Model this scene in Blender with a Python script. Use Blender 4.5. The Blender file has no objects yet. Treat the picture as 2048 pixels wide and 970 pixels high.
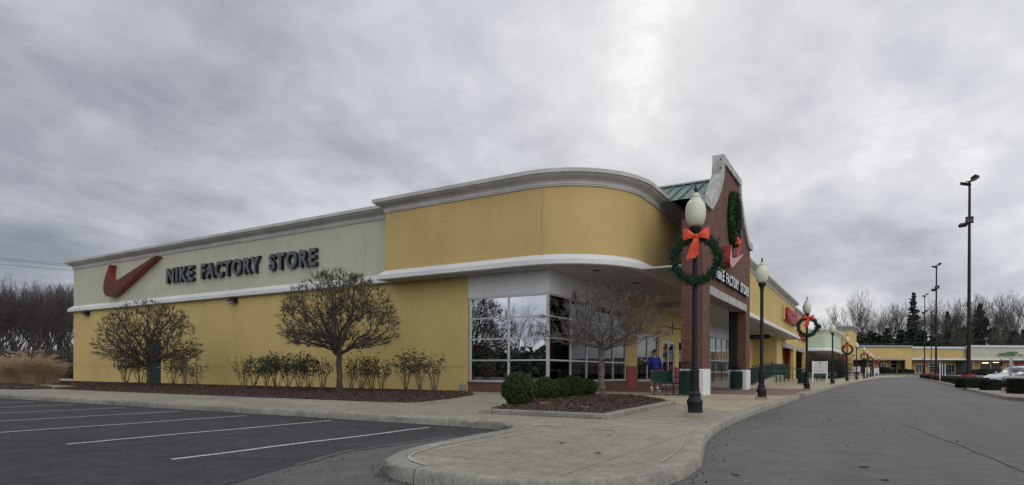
import bpy, math, random
import numpy as np
from mathutils import Vector, Matrix, noise as mnoise
PI = math.pi
rnd = random.Random(7); nr = np.random.default_rng(7)
scene = bpy.context.scene; col = scene.collection

# ---------------------------------------------------------------- camera maths (world Y runs down the street)
FPX = 1220.0; YAW = math.atan((1745-1024)/FPX); CAMZ = 0.98
sA, cA = math.sin(YAW), math.cos(YAW)
R2 = (cA, sA); F2 = (-sA, cA)
def hor(px): return 737.2+.0045*px
def at(px, d):                      # place seen in column px at depth d metres -> ground position
    a = (px-1024)/FPX*d
    return (a*R2[0]+d*F2[0], a*R2[1]+d*F2[1])
def hz(px, py, d): return CAMZ-(py-hor(px))*d/FPX
def depth(x, y): return x*F2[0]+y*F2[1]
def zt(x, y):                       # the ground climbs gently towards the far shops
    t = (depth(x, y)-126)/24; t = max(0, min(1, t)); return .85*t*t*(3-2*t)

# ---------------------------------------------------------------- materials
def nt(name):
    m = bpy.data.materials.new(name); m.use_nodes = True
    t = m.node_tree; b = t.nodes['Principled BSDF']; return m, t, b
class G:
    def __init__(s, t): s.t = t
    def n(s, kind, **k):
        o = s.t.nodes.new(kind)
        for a, v in k.items():
            if a.startswith('i_'): o.inputs[a[2:].replace('_', ' ')].default_value = v
            else: setattr(o, a, v)
        return o
    def l(s, a, b): s.t.links.new(a, b)
    def pos(s, scale=(1,1,1)):
        g = s.n('ShaderNodeNewGeometry'); m = s.n('ShaderNodeMapping'); m.inputs['Scale'].default_value = scale
        s.l(g.outputs['Position'], m.inputs['Vector']); return m.outputs['Vector']
    def obj(s, scale=(1,1,1)):
        g = s.n('ShaderNodeTexCoord'); m = s.n('ShaderNodeMapping'); m.inputs['Scale'].default_value = scale
        s.l(g.outputs['Object'], m.inputs['Vector']); return m.outputs['Vector']
    def noise(s, vec, scale, detail=6, rough=.55, dist=0):
        o = s.n('ShaderNodeTexNoise'); o.inputs['Scale'].default_value = scale; o.inputs['Detail'].default_value = detail
        o.inputs['Roughness'].default_value = rough; o.inputs['Distortion'].default_value = dist
        s.l(vec, o.inputs['Vector']); return o.outputs['Fac']
    def ramp(s, fac, pts):
        o = s.n('ShaderNodeValToRGB'); e = o.color_ramp.elements
        while len(e) < len(pts): e.new(.5)
        for k, (p, c) in enumerate(pts):
            e[k].position = p; e[k].color = (c, c, c, 1) if not isinstance(c, (tuple, list)) else (*c, 1)
        s.l(fac, o.inputs['Fac']); return o.outputs['Color']
    def mix(s, fac, a, b, mode='MIX'):
        o = s.n('ShaderNodeMix'); o.data_type = 'RGBA'; o.blend_type = mode
        for v, i in ((fac, 0), (a, 6), (b, 7)):
            if hasattr(v, 'links'): s.l(v, o.inputs[i])
            elif i == 0: o.inputs[0].default_value = v
            else: o.inputs[i].default_value = (*v, 1)
        return o.outputs[2]
    def math(s, op, a, b=0.0, clamp=False):
        o = s.n('ShaderNodeMath'); o.operation = op; o.use_clamp = clamp
        for v, i in ((a, 0), (b, 1)):
            if hasattr(v, 'links'): s.l(v, o.inputs[i])
            else: o.inputs[i].default_value = v
        return o.outputs[0]
    def bump(s, h, strength, dist=.02):
        o = s.n('ShaderNodeBump'); o.inputs['Strength'].default_value = strength; o.inputs['Distance'].default_value = dist
        s.l(h, o.inputs['Height']); return o.outputs['Normal']
def M(name, c1, c2=None, scale=3, rough=.8, bump=0, bscale=60, metal=0, spec=.5, vec='pos', stretch=(1,1,1), lo=.35, hi=.65, speck=0):
    m, t, b = nt(name); g = G(t)
    if c2 is None: c2 = tuple(c*.8 for c in c1)
    v = g.pos(stretch) if vec == 'pos' else g.obj(stretch)
    c = g.mix(g.ramp(g.noise(v, scale), [(lo, 0.0), (hi, 1.0)]), c1, c2)
    if speck:
        c = g.mix(speck, c, g.ramp(g.noise(v, bscale, 2), [(.3, .0), (.7, 1.0)]), 'OVERLAY')
    g.l(c, b.inputs['Base Color'])
    b.inputs['Roughness'].default_value = rough; b.inputs['Metallic'].default_value = metal
    b.inputs['Specular IOR Level'].default_value = spec
    if bump: g.l(g.bump(g.noise(v, bscale, 3), bump), b.inputs['Normal'])
    return m
def stucco(name, c):
    m, t, b = nt(name); g = G(t); p = g.pos()
    big = g.ramp(g.noise(p, .35, 4), [(.3, .90), (.7, 1.05)])
    streak = g.ramp(g.noise(g.pos((1.2, 1.2, .3)), 1.1, 5), [(.3, .955), (.7, 1.02)])
    fine = g.ramp(g.noise(p, 9, 4), [(.3, .95), (.7, 1.04)])
    cc = g.mix(1.0, c, big, 'MULTIPLY'); cc = g.mix(.8, cc, streak, 'MULTIPLY'); cc = g.mix(1.0, cc, fine, 'MULTIPLY')
    # old splash dirt low on the walls and run-off stains in blotches
    st = g.ramp(g.noise(g.pos((1, 1, .35)), .9, 6, .65), [(.56, 0.0), (.75, .22)])
    cc = g.mix(st, cc, tuple(v*.62 for v in c))
    g.l(cc, b.inputs['Base Color']); b.inputs['Roughness'].default_value = .9; b.inputs['Specular IOR Level'].default_value = .25
    g.l(g.bump(g.noise(p, 45, 3), .35, .006), b.inputs['Normal']); return m
def brick(name, c1, c2, mortar, bw=.21, bh=.072, mo=.009):
    m, t, b = nt(name); g = G(t); sx = g.n('ShaderNodeSeparateXYZ'); g.l(g.pos(), sx.inputs[0])
    cx = g.n('ShaderNodeCombineXYZ'); g.l(g.math('ADD', sx.outputs[0], sx.outputs[1]), cx.inputs[0]); g.l(sx.outputs[2], cx.inputs[1])
    o = g.n('ShaderNodeTexBrick'); o.inputs['Color1'].default_value = (*c1, 1); o.inputs['Color2'].default_value = (*c2, 1)
    o.inputs['Mortar'].default_value = (*mortar, 1); o.inputs['Scale'].default_value = 1; o.inputs['Mortar Size'].default_value = mo
    o.inputs['Brick Width'].default_value = bw; o.inputs['Row Height'].default_value = bh; o.inputs['Mortar Smooth'].default_value = .2
    g.l(cx.outputs[0], o.inputs['Vector'])
    v = g.ramp(g.noise(g.pos(), 2.2, 6), [(.3, .75), (.7, 1.12)])
    g.l(g.mix(1.0, o.outputs['Color'], v, 'MULTIPLY'), b.inputs['Base Color'])
    b.inputs['Roughness'].default_value = .88
    inv = g.math('SUBTRACT', 1.0, o.outputs['Fac']); g.l(g.bump(inv, .5, .008), b.inputs['Normal']); return m
def asphalt(name, base, spread, lightness=1.0, seal=False):
    m, t, b = nt(name); g = G(t); p = g.pos()
    big = g.noise(p, .28, 5, .6); mid = g.noise(p, 2.3, 6, .6); fine = g.noise(p, 70, 3, .7); sp = g.noise(p, 160, 2, .5)
    c = g.mix(g.ramp(big, [(.3, 0.0), (.7, 1.0)]), base, spread)
    c = g.mix(1.0, c, g.ramp(mid, [(.3, .64 if seal else .84), (.7, 1.34 if seal else 1.14)]), 'MULTIPLY')
    c = g.mix(g.ramp(g.noise(p, .55, 7, .7), [(.58, 0.0), (.66, .45)]), c, tuple(v*.6 for v in base))
    c = g.mix(g.ramp(g.noise(g.pos((1, 1, 1)), .9, 7, .7, .6), [(.60, 0.0), (.72, .5)]), c, tuple(min(1, v*1.9) for v in base))
    c = g.mix(1.0, c, g.ramp(fine, [(.25, .45), (.75, 1.6)]), 'MULTIPLY'); c = g.mix(1.0, c, g.ramp(g.noise(p, 16, 5, .75), [(.3, .62 if seal else .78), (.7, 1.40 if seal else 1.22)]), 'MULTIPLY'); c = g.mix(1.0, c, g.ramp(g.noise(p, 5.5, 8, .7, .3), [(.32, .62 if seal else .88), (.68, 1.42 if seal else 1.10)]), 'MULTIPLY')
    c = g.mix(g.ramp(sp, [(.66, 0.0), (.76, .55)]), c, (.23, .225, .22))
    # worn tracks running along the lane
    tr = g.ramp(g.noise(g.pos((1.1, .06, 1)), 1.0, 4), [(.4, .9), (.6, 1.08)]); c = g.mix(1.0, c, tr, 'MULTIPLY')
    # cracks
    vo = g.n('ShaderNodeTexVoronoi'); vo.feature = 'DISTANCE_TO_EDGE'; vo.inputs['Scale'].default_value = .16 if not seal else .3
    dv = g.n('ShaderNodeVectorMath'); dv.operation = 'ADD'; nv = g.n('ShaderNodeTexNoise'); nv.inputs['Scale'].default_value = 1.2; nv.inputs['Detail'].default_value = 6
    g.l(p, nv.inputs['Vector']); g.l(p, dv.inputs[0]); g.l(nv.outputs['Color'], dv.inputs[1]); g.l(dv.outputs[0], vo.inputs['Vector'])
    msk = g.ramp(g.noise(p, .22, 2), [(.5, 0.0), (.56, 1.0)])
    cr = g.math('MULTIPLY', g.ramp(vo.outputs['Distance'], [(.0, 1.0), (.006, 0.0)]), msk)
    c = g.mix(g.math('MULTIPLY', cr, .75), c, tuple(v*.35 for v in base))
    g.l(c, b.inputs['Base Color']); b.inputs['Roughness'].default_value = .82; b.inputs['Specular IOR Level'].default_value = .35
    g.l(g.bump(fine, .5, .006), b.inputs['Normal']); return m
def concrete(name, base, alt, joints=True, size=(1.83, 1.83), rot=0):
    m, t, b = nt(name); g = G(t); p = g.pos()
    c = g.mix(g.ramp(g.noise(p, .5, 6, .6), [(.3, 0.0), (.7, 1.0)]), base, alt)
    c = g.mix(1.0, c, g.ramp(g.noise(p, 3.5, 7, .65), [(.3, .76), (.7, 1.18)]), 'MULTIPLY')
    c = g.mix(1.0, c, g.ramp(g.noise(p, 60, 3, .7), [(.25, .70), (.75, 1.28)]), 'MULTIPLY'); c = g.mix(1.0, c, g.ramp(g.noise(p, 14, 6, .75), [(.3, .78), (.7, 1.20)]), 'MULTIPLY')
    c = g.mix(g.ramp(g.noise(p, 1.1, 8, .7), [(.60, 0.0), (.72, .35)]), c, tuple(v*.5 for v in base))
    if joints:
        o = g.n('ShaderNodeTexBrick'); o.offset = 0; o.inputs['Scale'].default_value = 1; o.inputs['Mortar Size'].default_value = .006
        o.inputs['Brick Width'].default_value = size[0]; o.inputs['Row Height'].default_value = size[1]; o.inputs['Mortar Smooth'].default_value = .4
        o.inputs['Color1'].default_value = (.93, .93, .93, 1); o.inputs['Color2'].default_value = (1.05, 1.05, 1.04, 1)
        mp = g.n('ShaderNodeMapping'); mp.inputs['Location'].default_value = (.35, .6, 0); mp.inputs['Rotation'].default_value = (0, 0, rot)
        g.l(p, mp.inputs['Vector']); g.l(mp.outputs[0], o.inputs['Vector'])
        c = g.mix(1.0, c, o.outputs['Color'], 'MULTIPLY'); c = g.mix(g.math('MULTIPLY', o.outputs['Fac'], .45), c, (.08, .075, .065))
    g.l(c, b.inputs['Base Color']); b.inputs['Roughness'].default_value = .85; b.inputs['Specular IOR Level'].default_value = .3
    g.l(g.bump(g.noise(p, 80, 3), .3, .004), b.inputs['Normal']); return m
def glass(name, tint, refl, fres=True, bump=.02):
    m = bpy.data.materials.new(name); m.use_nodes = True; t = m.node_tree; t.nodes.clear(); g = G(t)
    out = g.n('ShaderNodeOutputMaterial'); tr = g.n('ShaderNodeBsdfTransparent'); tr.inputs[0].default_value = (*tint, 1)
    gl = g.n('ShaderNodeBsdfGlossy'); gl.inputs['Roughness'].default_value = .015; gl.inputs['Color'].default_value = (.93, .95, .97, 1)
    g.l(g.bump(g.noise(g.pos(), 1.3, 2), bump, .05), gl.inputs['Normal'])
    mx = g.n('ShaderNodeMixShader')
    if fres:
        f = g.n('ShaderNodeFresnel'); f.inputs['IOR'].default_value = 1.5
        g.l(g.math('ADD', g.math('MULTIPLY', f.outputs[0], 1-refl), refl, True), mx.inputs[0])
    else: mx.inputs[0].default_value = refl
    g.l(tr.outputs[0], mx.inputs[1]); g.l(gl.outputs[0], mx.inputs[2]); g.l(mx.outputs[0], out.inputs[0]); return m
def leafmat(name, c1, c2, rough=.7, trans=.25, scale=9):
    m, t, b = nt(name); g = G(t)
    inf = g.n('ShaderNodeNewGeometry')
    r = g.math('ADD', g.math('MULTIPLY', inf.outputs['Random Per Island'], .6), g.math('MULTIPLY', g.noise(g.pos(), scale, 3), .5))
    g.l(g.mix(r, c1, c2), b.inputs['Base Color']); b.inputs['Roughness'].default_value = rough; b.inputs['Specular IOR Level'].default_value = .3
    return m

MT = {}
MT['yellow'] = stucco('yellow_stucco', (.53, .39, .155))
MT['orange'] = stucco('orange_stucco', (.50, .355, .15))
MT['beige'] = stucco('pale_green_beige_stucco', (.45, .45, .34))
MT['mint'] = stucco('pale_green_stucco', (.46, .53, .38))
MT['farorange'] = stucco('far_orange_stucco', (.56, .34, .12))
MT['white_st'] = stucco('white_stucco', (.58, .58, .58))
MT['trim'] = stucco('painted_trim', (.62, .62, .61))
MT['cornice'] = M('grey_cornice', (.50, .49, .46), (.40, .385, .35), 1.2, .8, .15, 40, stretch=(1, 1, 1))
MT['greytrim'] = M('grey_trim', (.30, .31, .30), (.25, .255, .25), 2, .8)
MT['soffit'] = M('soffit_plaster', (.50, .50, .50), (.44, .44, .43), .8, .9, .1, 40)
MT['brick'] = brick('red_brick', (.155, .044, .029), (.095, .029, .020), (.15, .105, .085))
MT['redpaint'] = M('dark_red_paint', (.24, .028, .032), (.20, .022, .026), 2, .6)
MT['redcol'] = M('red_column_paint', (.34, .06, .06), (.28, .05, .05), 2, .6)
MT['alu'] = M('aluminium_frame', (.50, .50, .50), (.42, .42, .42), 6, .4, 0, metal=.4)
MT['whitepaint'] = M('white_paint', (.72, .72, .71), (.62, .62, .60), 4, .5, .08, 50)
MT['coping'] = M('weathered_coping', (.46, .45, .43), (.27, .26, .25), 3.2, .85, .2, 30, stretch=(1, 1, .5))
MT['sealing'] = M('roof_membrane', (.16, .16, .16), (.12, .12, .12), 2, .9)
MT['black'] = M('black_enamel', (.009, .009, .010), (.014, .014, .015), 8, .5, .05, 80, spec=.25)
MT['bronze'] = M('dark_bronze_paint', (.022, .015, .014), (.016, .011, .011), 5, .6, spec=.25)
MT['green_metal'] = M('dark_green_enamel', (.006, .028, .021), (.009, .035, .027), 8, .5, .05, 60, spec=.3)
MT['green_roof'] = M('green_standing_seam', (.06, .135, .115), (.05, .11, .095), 1.5, .6)
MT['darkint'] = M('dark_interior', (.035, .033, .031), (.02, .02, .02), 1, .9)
MT['letter_grey'] = M('grey_letter_face', (.095, .10, .115), (.085, .088, .10), 5, .5)
MT['letter_dark'] = M('black_letter_return', (.008, .008, .009), (.012, .012, .013), 5, .5)
MT['letter_white'] = M('white_letter_face', (.75, .75, .76), (.7, .7, .7), 5, .4)
MT['swoosh_face'] = M('dark_red_face', (.115, .020, .018), (.09, .016, .015), 2, .5)
MT['swoosh_side'] = M('red_return', (.24, .026, .024), (.20, .022, .02), 3, .45)
MT['swoosh_pink'] = M('faded_red_face', (.50, .20, .20), (.45, .17, .17), 3, .4)
MT['red_sign'] = M('red_sign_face', (.36, .010, .030), (.30, .008, .02), 3, .4)
MT['green_sign'] = M('green_sign_face', (.012, .16, .06), (.012, .13, .05), 3, .4)
MT['globe'] = M('acrylic_globe', (.60, .60, .47), (.52, .52, .42), 6, .28)
MT['bow'] = M('red_ribbon', (.72, .075, .028), (.62, .058, .022), 8, .6)
MT['wreath'] = leafmat('wreath_needles', (.010, .030, .016), (.035, .085, .045))
MT['bush'] = leafmat('boxwood_leaves', (.010, .024, .007), (.05, .082, .020))
MT['hedge'] = leafmat('hedge_leaves', (.008, .014, .008), (.028, .034, .015))
MT['shrubleaf'] = leafmat('shrub_leaves', (.024, .034, .014), (.085, .088, .036))
MT['treeleaf'] = leafmat('late_tree_leaves', (.055, .065, .018), (.15, .15, .05))
MT['redleaf'] = leafmat('russet_leaves', (.10, .03, .015), (.18, .07, .03))
MT['conifer'] = leafmat('conifer_needles', (.012, .024, .014), (.032, .052, .028), scale=2)
MT['bark'] = M('ornamental_bark', (.085, .070, .056), (.045, .036, .030), 9, .95, .4, 40, vec='obj', stretch=(1, 1, .3))
MT['bark3'] = M('grey_bark', (.15, .125, .105), (.085, .07, .06), 9, .95, .4, 40, vec='obj', stretch=(1, 1, .3))
MT['woodbark'] = M('woodland_bark', (.066, .053, .046), (.038, .030, .026), 1.2, .95, vec='obj')
MT['palebark'] = M('pale_bark', (.14, .12, .10), (.085, .072, .062), 1.2, .95, vec='obj')
MT['stem'] = M('shrub_stem', (.11, .08, .06), (.07, .05, .04), 8, .95)
MT['drygrass'] = leafmat('dry_ornamental_grass', (.34, .23, .13), (.58, .43, .28), scale=3)
MT['paletuft'] = leafmat('dry_tuft_blades', (.30, .19, .08), (.55, .40, .2), scale=12)
MT['mulch'] = M('brown_mulch', (.060, .032, .024), (.016, .010, .009), 22, .95, .9, 70, speck=.8)
MT['chip'] = leafmat('mulch_chips', (.022, .012, .010), (.11, .062, .045))
MT['leaf'] = leafmat('fallen_leaf', (.05, .032, .024), (.17, .10, .065))
MT['asph_road'] = asphalt('worn_asphalt', (.092, .091, .092), (.073, .072, .073))
MT['asph_lot'] = asphalt('sealed_asphalt', (.019, .019, .023), (.031, .031, .036), seal=True)
MT['conc'] = concrete('walk_concrete', (.295, .272, .21), (.215, .20, .157))
MT['conc_tan'] = concrete('tan_concrete', (.39, .325, .225), (.32, .27, .19))
MT['kerb'] = concrete('kerb_concrete', (.30, .285, .24), (.20, .19, .16), True, (3.05, 50), 0)
MT['pavers'] = brick('clay_pavers', (.20, .105, .085), (.16, .085, .07), (.10, .08, .07), .2, .1, .006)
MT['line'] = M('white_road_paint', (.50, .50, .50), (.09, .09, .095), 22, .7, .1, 60, lo=.52, hi=.68)
MT['fadedline'] = M('faded_road_paint', (.40, .40, .40), (.22, .22, .22), 3, .8, .1, 60)
MT['sealant'] = M('joint_sealant', (.36, .36, .34), (.16, .15, .13), 4, .7, lo=.5, hi=.7)
MT['dirt'] = M('woodland_floor', (.075, .055, .04), (.045, .036, .026), .8, .95, .4, 8)
MT['gravelbed'] = M('gravel_bed', (.28, .24, .20), (.15, .13, .11), 9, .95, .5, 40)
MT['concbase'] = concrete('footing_concrete', (.36, .29, .19), (.28, .23, .16), False)
MT['redbase'] = M('red_painted_concrete', (.26, .06, .045), (.2, .045, .035), 3, .8)
MT['sky_blue_knit'] = M('blue_knit', (.010, .018, .22), (.008, .014, .17), 12, .85, .3, 60)
MT['skin'] = M('skin', (.34, .19, .13), (.30, .16, .11), 8, .55)
MT['hair'] = M('dark_hair', (.02, .015, .012), (.03, .02, .016), 20, .7)
MT['shorts'] = M('dark_grey_cloth', (.06, .055, .065), (.045, .042, .05), 14, .9)
MT['shoe'] = M('white_leather', (.75, .75, .75), (.65, .65, .66), 9, .5)
MT['carwhite'] = M('silver_white_car_paint', (.48, .50, .53), (.46, .48, .51), 3, .4, metal=0)
MT['cardark'] = M('dark_car_paint', (.012, .013, .020), (.010, .011, .017), 3, .12)
MT['carglass'] = M('car_glass', (.03, .04, .045), (.025, .03, .035), 3, .2, spec=.3)
MT['tyre'] = M('tyre_rubber', (.015, .015, .015), (.02, .02, .02), 9, .85)
MT['rim'] = M('alloy_rim', (.4, .4, .41), (.35, .35, .36), 5, .3, metal=.8)
MT['orange_lens'] = M('amber_lens', (.55, .10, .03), (.5, .09, .03), 5, .2)
MT['headlens'] = M('headlamp_lens', (.6, .62, .64), (.5, .52, .55), 5, .15)
MT['board'] = M('sign_board_white', (.55, .55, .54), (.48, .48, .47), 4, .6)
MT['greytext'] = M('grey_print', (.12, .12, .12), (.1, .1, .1), 4, .7)
MT['yellowprint'] = M('yellow_print', (.6, .6, .06), (.5, .5, .05), 4, .6)
MT['wire'] = M('cable', (.03, .03, .035), (.03, .03, .035), 4, .6)
MT['galv'] = M('galvanised_steel', (.38, .38, .38), (.30, .30, .31), 6, .5, metal=.5)
MT['cloth'] = leafmat('hanging_clothes', (.05, .05, .06), (.42, .44, .48), scale=2)
MT['dome'] = glass('clear_film_glass', (.09, .095, .10), .0)
MT['film'] = glass('mirror_film_glass', (.16, .16, .17), .72)
MT['shopglass'] = glass('shop_glass', (.34, .36, .37), .02)
MT['farglass'] = M('far_glass', (.010, .011, .015), (.016, .017, .02), 1, .2, spec=.25)
def emis(name, c, s):
    m = bpy.data.materials.new(name); m.use_nodes = True; t = m.node_tree; t.nodes.clear(); g = G(t)
    o = g.n('ShaderNodeOutputMaterial'); e = g.n('ShaderNodeEmission'); e.inputs[0].default_value = (*c, 1); e.inputs[1].default_value = s
    g.l(e.outputs[0], o.inputs[0]); return m
MT['lampglow'] = emis('lit_shop_lamp', (1, .78, .45), 2.2)

# ---------------------------------------------------------------- mesh helpers
def tag(o, label=None, cat=None, group=None, kind=None):
    if label: o['label'] = label
    if cat: o['category'] = cat
    if group: o['group'] = group
    if kind: o['kind'] = kind
    return o
def thing(name, label, cat, loc=(0, 0, 0), rz=0, group=None):
    o = bpy.data.objects.new(name, None); col.objects.link(o); o.empty_display_size = .3
    o.location = loc; o.rotation_euler = (0, 0, rz); return tag(o, label, cat, group)
def mesh_np(name, V, Fa, mats, parent=None, mi=None, smooth=False, world=True):
    me = bpy.data.meshes.new(name)
    V = np.asarray(V, dtype=np.float32)
    off = np.zeros(3)
    if parent is None and world and len(V):
        off = np.array([(V[:, 0].min()+V[:, 0].max())/2, (V[:, 1].min()+V[:, 1].max())/2, V[:, 2].min()])
    elif parent is not None and world:
        p = parent
        while p is not None: off = off+np.array(p.location); p = p.parent
    V = V-off.astype(np.float32)
    if isinstance(Fa, np.ndarray):
        n, k = Fa.shape
        me.vertices.add(len(V)); me.vertices.foreach_set('co', V.ravel())
        me.loops.add(n*k); me.loops.foreach_set('vertex_index', Fa.ravel().astype(np.int32))
        me.polygons.add(n); me.polygons.foreach_set('loop_start', np.arange(0, n*k, k, dtype=np.int32))
        me.polygons.foreach_set('loop_total', np.full(n, k, dtype=np.int32)); me.update(calc_edges=True)
    else:
        me.from_pydata(V.tolist(), [], Fa); me.update()
    if not isinstance(mats, (list, tuple)): mats = [mats]
    for m in mats: me.materials.append(m)
    if mi is not None: me.polygons.foreach_set('material_index', np.asarray(mi, dtype=np.int32))
    if smooth: me.polygons.foreach_set('use_smooth', np.ones(len(me.polygons), dtype=bool))
    o = bpy.data.objects.new(name, me); col.objects.link(o)
    if parent is not None: o.parent = parent
    else: o.location = off
    return o
class MB:
    def __init__(s): s.v = []; s.f = []; s.m = []; s.k = []
    def add(s, V, Fa, mi=0):
        k = len(s.v); s.k.append((k, len(s.f))); s.v += [tuple(p) for p in V]; s.f += [tuple(i+k for i in f) for f in Fa]; s.m += [mi]*len(Fa); return s
    def box(s, x0, x1, y0, y1, z0, z1, mi=0):
        x0, x1 = min(x0, x1), max(x0, x1); y0, y1 = min(y0, y1), max(y0, y1); z0, z1 = min(z0, z1), max(z0, z1)
        V = [(x0,y0,z0),(x1,y0,z0),(x1,y1,z0),(x0,y1,z0),(x0,y0,z1),(x1,y0,z1),(x1,y1,z1),(x0,y1,z1)]
        return s.add(V, [(0,3,2,1),(4,5,6,7),(0,1,5,4),(1,2,6,5),(2,3,7,6),(3,0,4,7)], mi)
    def prism(s, P, z0, z1, mi=0):       # P: 2-D polygon, counter-clockwise
        n = len(P); V = [(x, y, z0) for x, y in P]+[(x, y, z1) for x, y in P]
        return s.add(V, [tuple(range(n-1, -1, -1)), tuple(range(n, 2*n))]+[(i, (i+1) % n, n+(i+1) % n, n+i) for i in range(n)], mi)
    def extr(s, P, a, b, axis='x', mi=0, side=None):   # polygon in (y,z) extruded along x from a to b (axis x), or (x,z) along y
        n = len(P); mk = (lambda p, t: (t, p[0], p[1])) if axis == 'x' else (lambda p, t: (p[0], t, p[1]))
        V = [mk(p, a) for p in P]+[mk(p, b) for p in P]
        s.add(V, [tuple(range(n-1, -1, -1)), tuple(range(n, 2*n))], mi)
        k = len(s.v)-2*n; Fs = [(k+i, k+(i+1) % n, k+n+(i+1) % n, k+n+i) for i in range(n)]
        s.f += Fs; s.m += [mi if side is None else side]*n; return s
    def tube(s, pts, rad, n=8, mi=0, cap=True):
        pts = [Vector(p) for p in pts]
        if not isinstance(rad, (list, tuple)): rad = [rad]*len(pts)
        k = len(s.v); s.k.append((k, len(s.f))); up = Vector((0, 0, 1)); 
        for i, p in enumerate(pts):
            d = (pts[min(i+1, len(pts)-1)]-pts[max(i-1, 0)]).normalized()
            a = d.cross(up) if abs(d.z) < .95 else d.cross(Vector((1, 0, 0)))
            a.normalize(); b = d.cross(a)
            for j in range(n):
                t = 2*PI*j/n; q = p+(a*math.cos(t)+b*math.sin(t))*rad[i]; s.v.append(tuple(q))
        for i in range(len(pts)-1):
            for j in range(n):
                s.f.append((k+i*n+j, k+i*n+(j+1) % n, k+(i+1)*n+(j+1) % n, k+(i+1)*n+j)); s.m.append(mi)
        if cap:
            s.f.append(tuple(k+j for j in range(n-1, -1, -1))); s.m.append(mi)
            s.f.append(tuple(k+(len(pts)-1)*n+j for j in range(n))); s.m.append(mi)
        return s
    def lathe(s, prof, n=20, c=(0, 0, 0), mi=0):
        k = len(s.v); s.k.append((k, len(s.f)))
        for r, z in prof:
            for j in range(n):
                t = 2*PI*j/n; s.v.append((c[0]+r*math.cos(t), c[1]+r*math.sin(t), c[2]+z))
        for i in range(len(prof)-1):
            for j in range(n):
                s.f.append((k+i*n+j, k+i*n+(j+1) % n, k+(i+1)*n+(j+1) % n, k+(i+1)*n+j)); s.m.append(mi)
        s.f.append(tuple(k+j for j in range(n-1, -1, -1))); s.m.append(mi)
        s.f.append(tuple(k+(len(prof)-1)*n+j for j in range(n))); s.m.append(mi)
        return s
    def sweep(s, path, prof, mi=0, closed_prof=False, zf=None, caps=True):  # outward = right of travel
        n = len(path); k = len(s.v); m = len(prof); s.k.append((k, len(s.f)))
        P = [Vector((p[0], p[1])) for p in path]
        for i in range(n):
            d0 = (P[i]-P[i-1]).normalized() if i > 0 else None
            d1 = (P[i+1]-P[i]).normalized() if i < n-1 else None
            if d0 is None: d0 = d1
            if d1 is None: d1 = d0
            n0 = Vector((d0.y, -d0.x)); n1 = Vector((d1.y, -d1.x)); nn = (n0+n1); nn.normalize(); sc = 1/max(.35, nn.dot(n0))
            zb = zf(P[i].x, P[i].y) if zf else 0
            for o, z in prof: s.v.append((P[i].x+nn.x*o*sc, P[i].y+nn.y*o*sc, z+zb))
        mm = m if closed_prof else m-1
        for i in range(n-1):
            for j in range(mm):
                a, b = k+i*m+j, k+i*m+(j+1) % m; s.f.append((a, b, b+m, a+m)); s.m.append(mi)
        if caps and m > 2:
            s.f.append(tuple(k+j for j in range(m))); s.m.append(mi)
            s.f.append(tuple(k+(n-1)*m+j for j in range(m-1, -1, -1))); s.m.append(mi)
        return s
    def sphere(s, c, r, n=10, m=6, mi=0, sc=(1, 1, 1)):
        prof = []
        k = len(s.v); s.k.append((k, len(s.f)))
        for i in range(m+1):
            t = PI*i/m
            for j in range(n):
                u = 2*PI*j/n; s.v.append((c[0]+sc[0]*r*math.sin(t)*math.cos(u), c[1]+sc[1]*r*math.sin(t)*math.sin(u), c[2]-sc[2]*r*math.cos(t)))
        for i in range(m):
            for j in range(n): s.f.append((k+i*n+j, k+i*n+(j+1) % n, k+(i+1)*n+(j+1) % n, k+(i+1)*n+j)); s.m.append(mi)
        return s
    def each(s, name, mats, parent=None, **kw):      # every primitive its own part
        K = s.k+[(len(s.v), len(s.f))]; out = []
        for (a, fa), (b, fb) in zip(K[:-1], K[1:]):
            m = MB(); m.v = s.v[a:b]; m.f = [tuple(i-a for i in f) for f in s.f[fa:fb]]; m.m = s.m[fa:fb]; out.append(m.build(name, mats, parent, **kw))
        return out
    def build(s, name, mats, parent=None, smooth=False, world=True):
        o = mesh_np(name, s.v, s.f, mats, parent, s.m, smooth, world)
        import bmesh
        bm = bmesh.new(); bm.from_mesh(o.data); bmesh.ops.recalc_face_normals(bm, faces=bm.faces); bm.to_mesh(o.data); bm.free()
        if smooth:
            try: o.data.set_sharp_from_angle(angle=math.radians(38))
            except Exception: pass
        return o
def copy_tree(o, parent=None):
    c = o.copy(); col.objects.link(c); c.parent = parent
    for ch in [x for x in bpy.data.objects if x.parent == o]: copy_tree(ch, c)
    return c
def leaves_np(P, size, asp=1.6, jitter=.4, up=None):
    """one small quad per point, random orientation"""
    n = len(P); a = nr.normal(size=(n, 3)); a /= np.linalg.norm(a, axis=1)[:, None]
    b = nr.normal(size=(n, 3)); b -= (b*a).sum(1)[:, None]*a; b /= np.linalg.norm(b, axis=1)[:, None]
    s = size*(1+jitter*nr.uniform(-1, 1, n))[:, None]
    V = np.stack([P-a*s*asp*.5, P-b*s*.5, P+a*s*asp*.5, P+b*s*.5], 1).reshape(-1, 3)
    return V, np.arange(4*n).reshape(n, 4)
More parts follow.
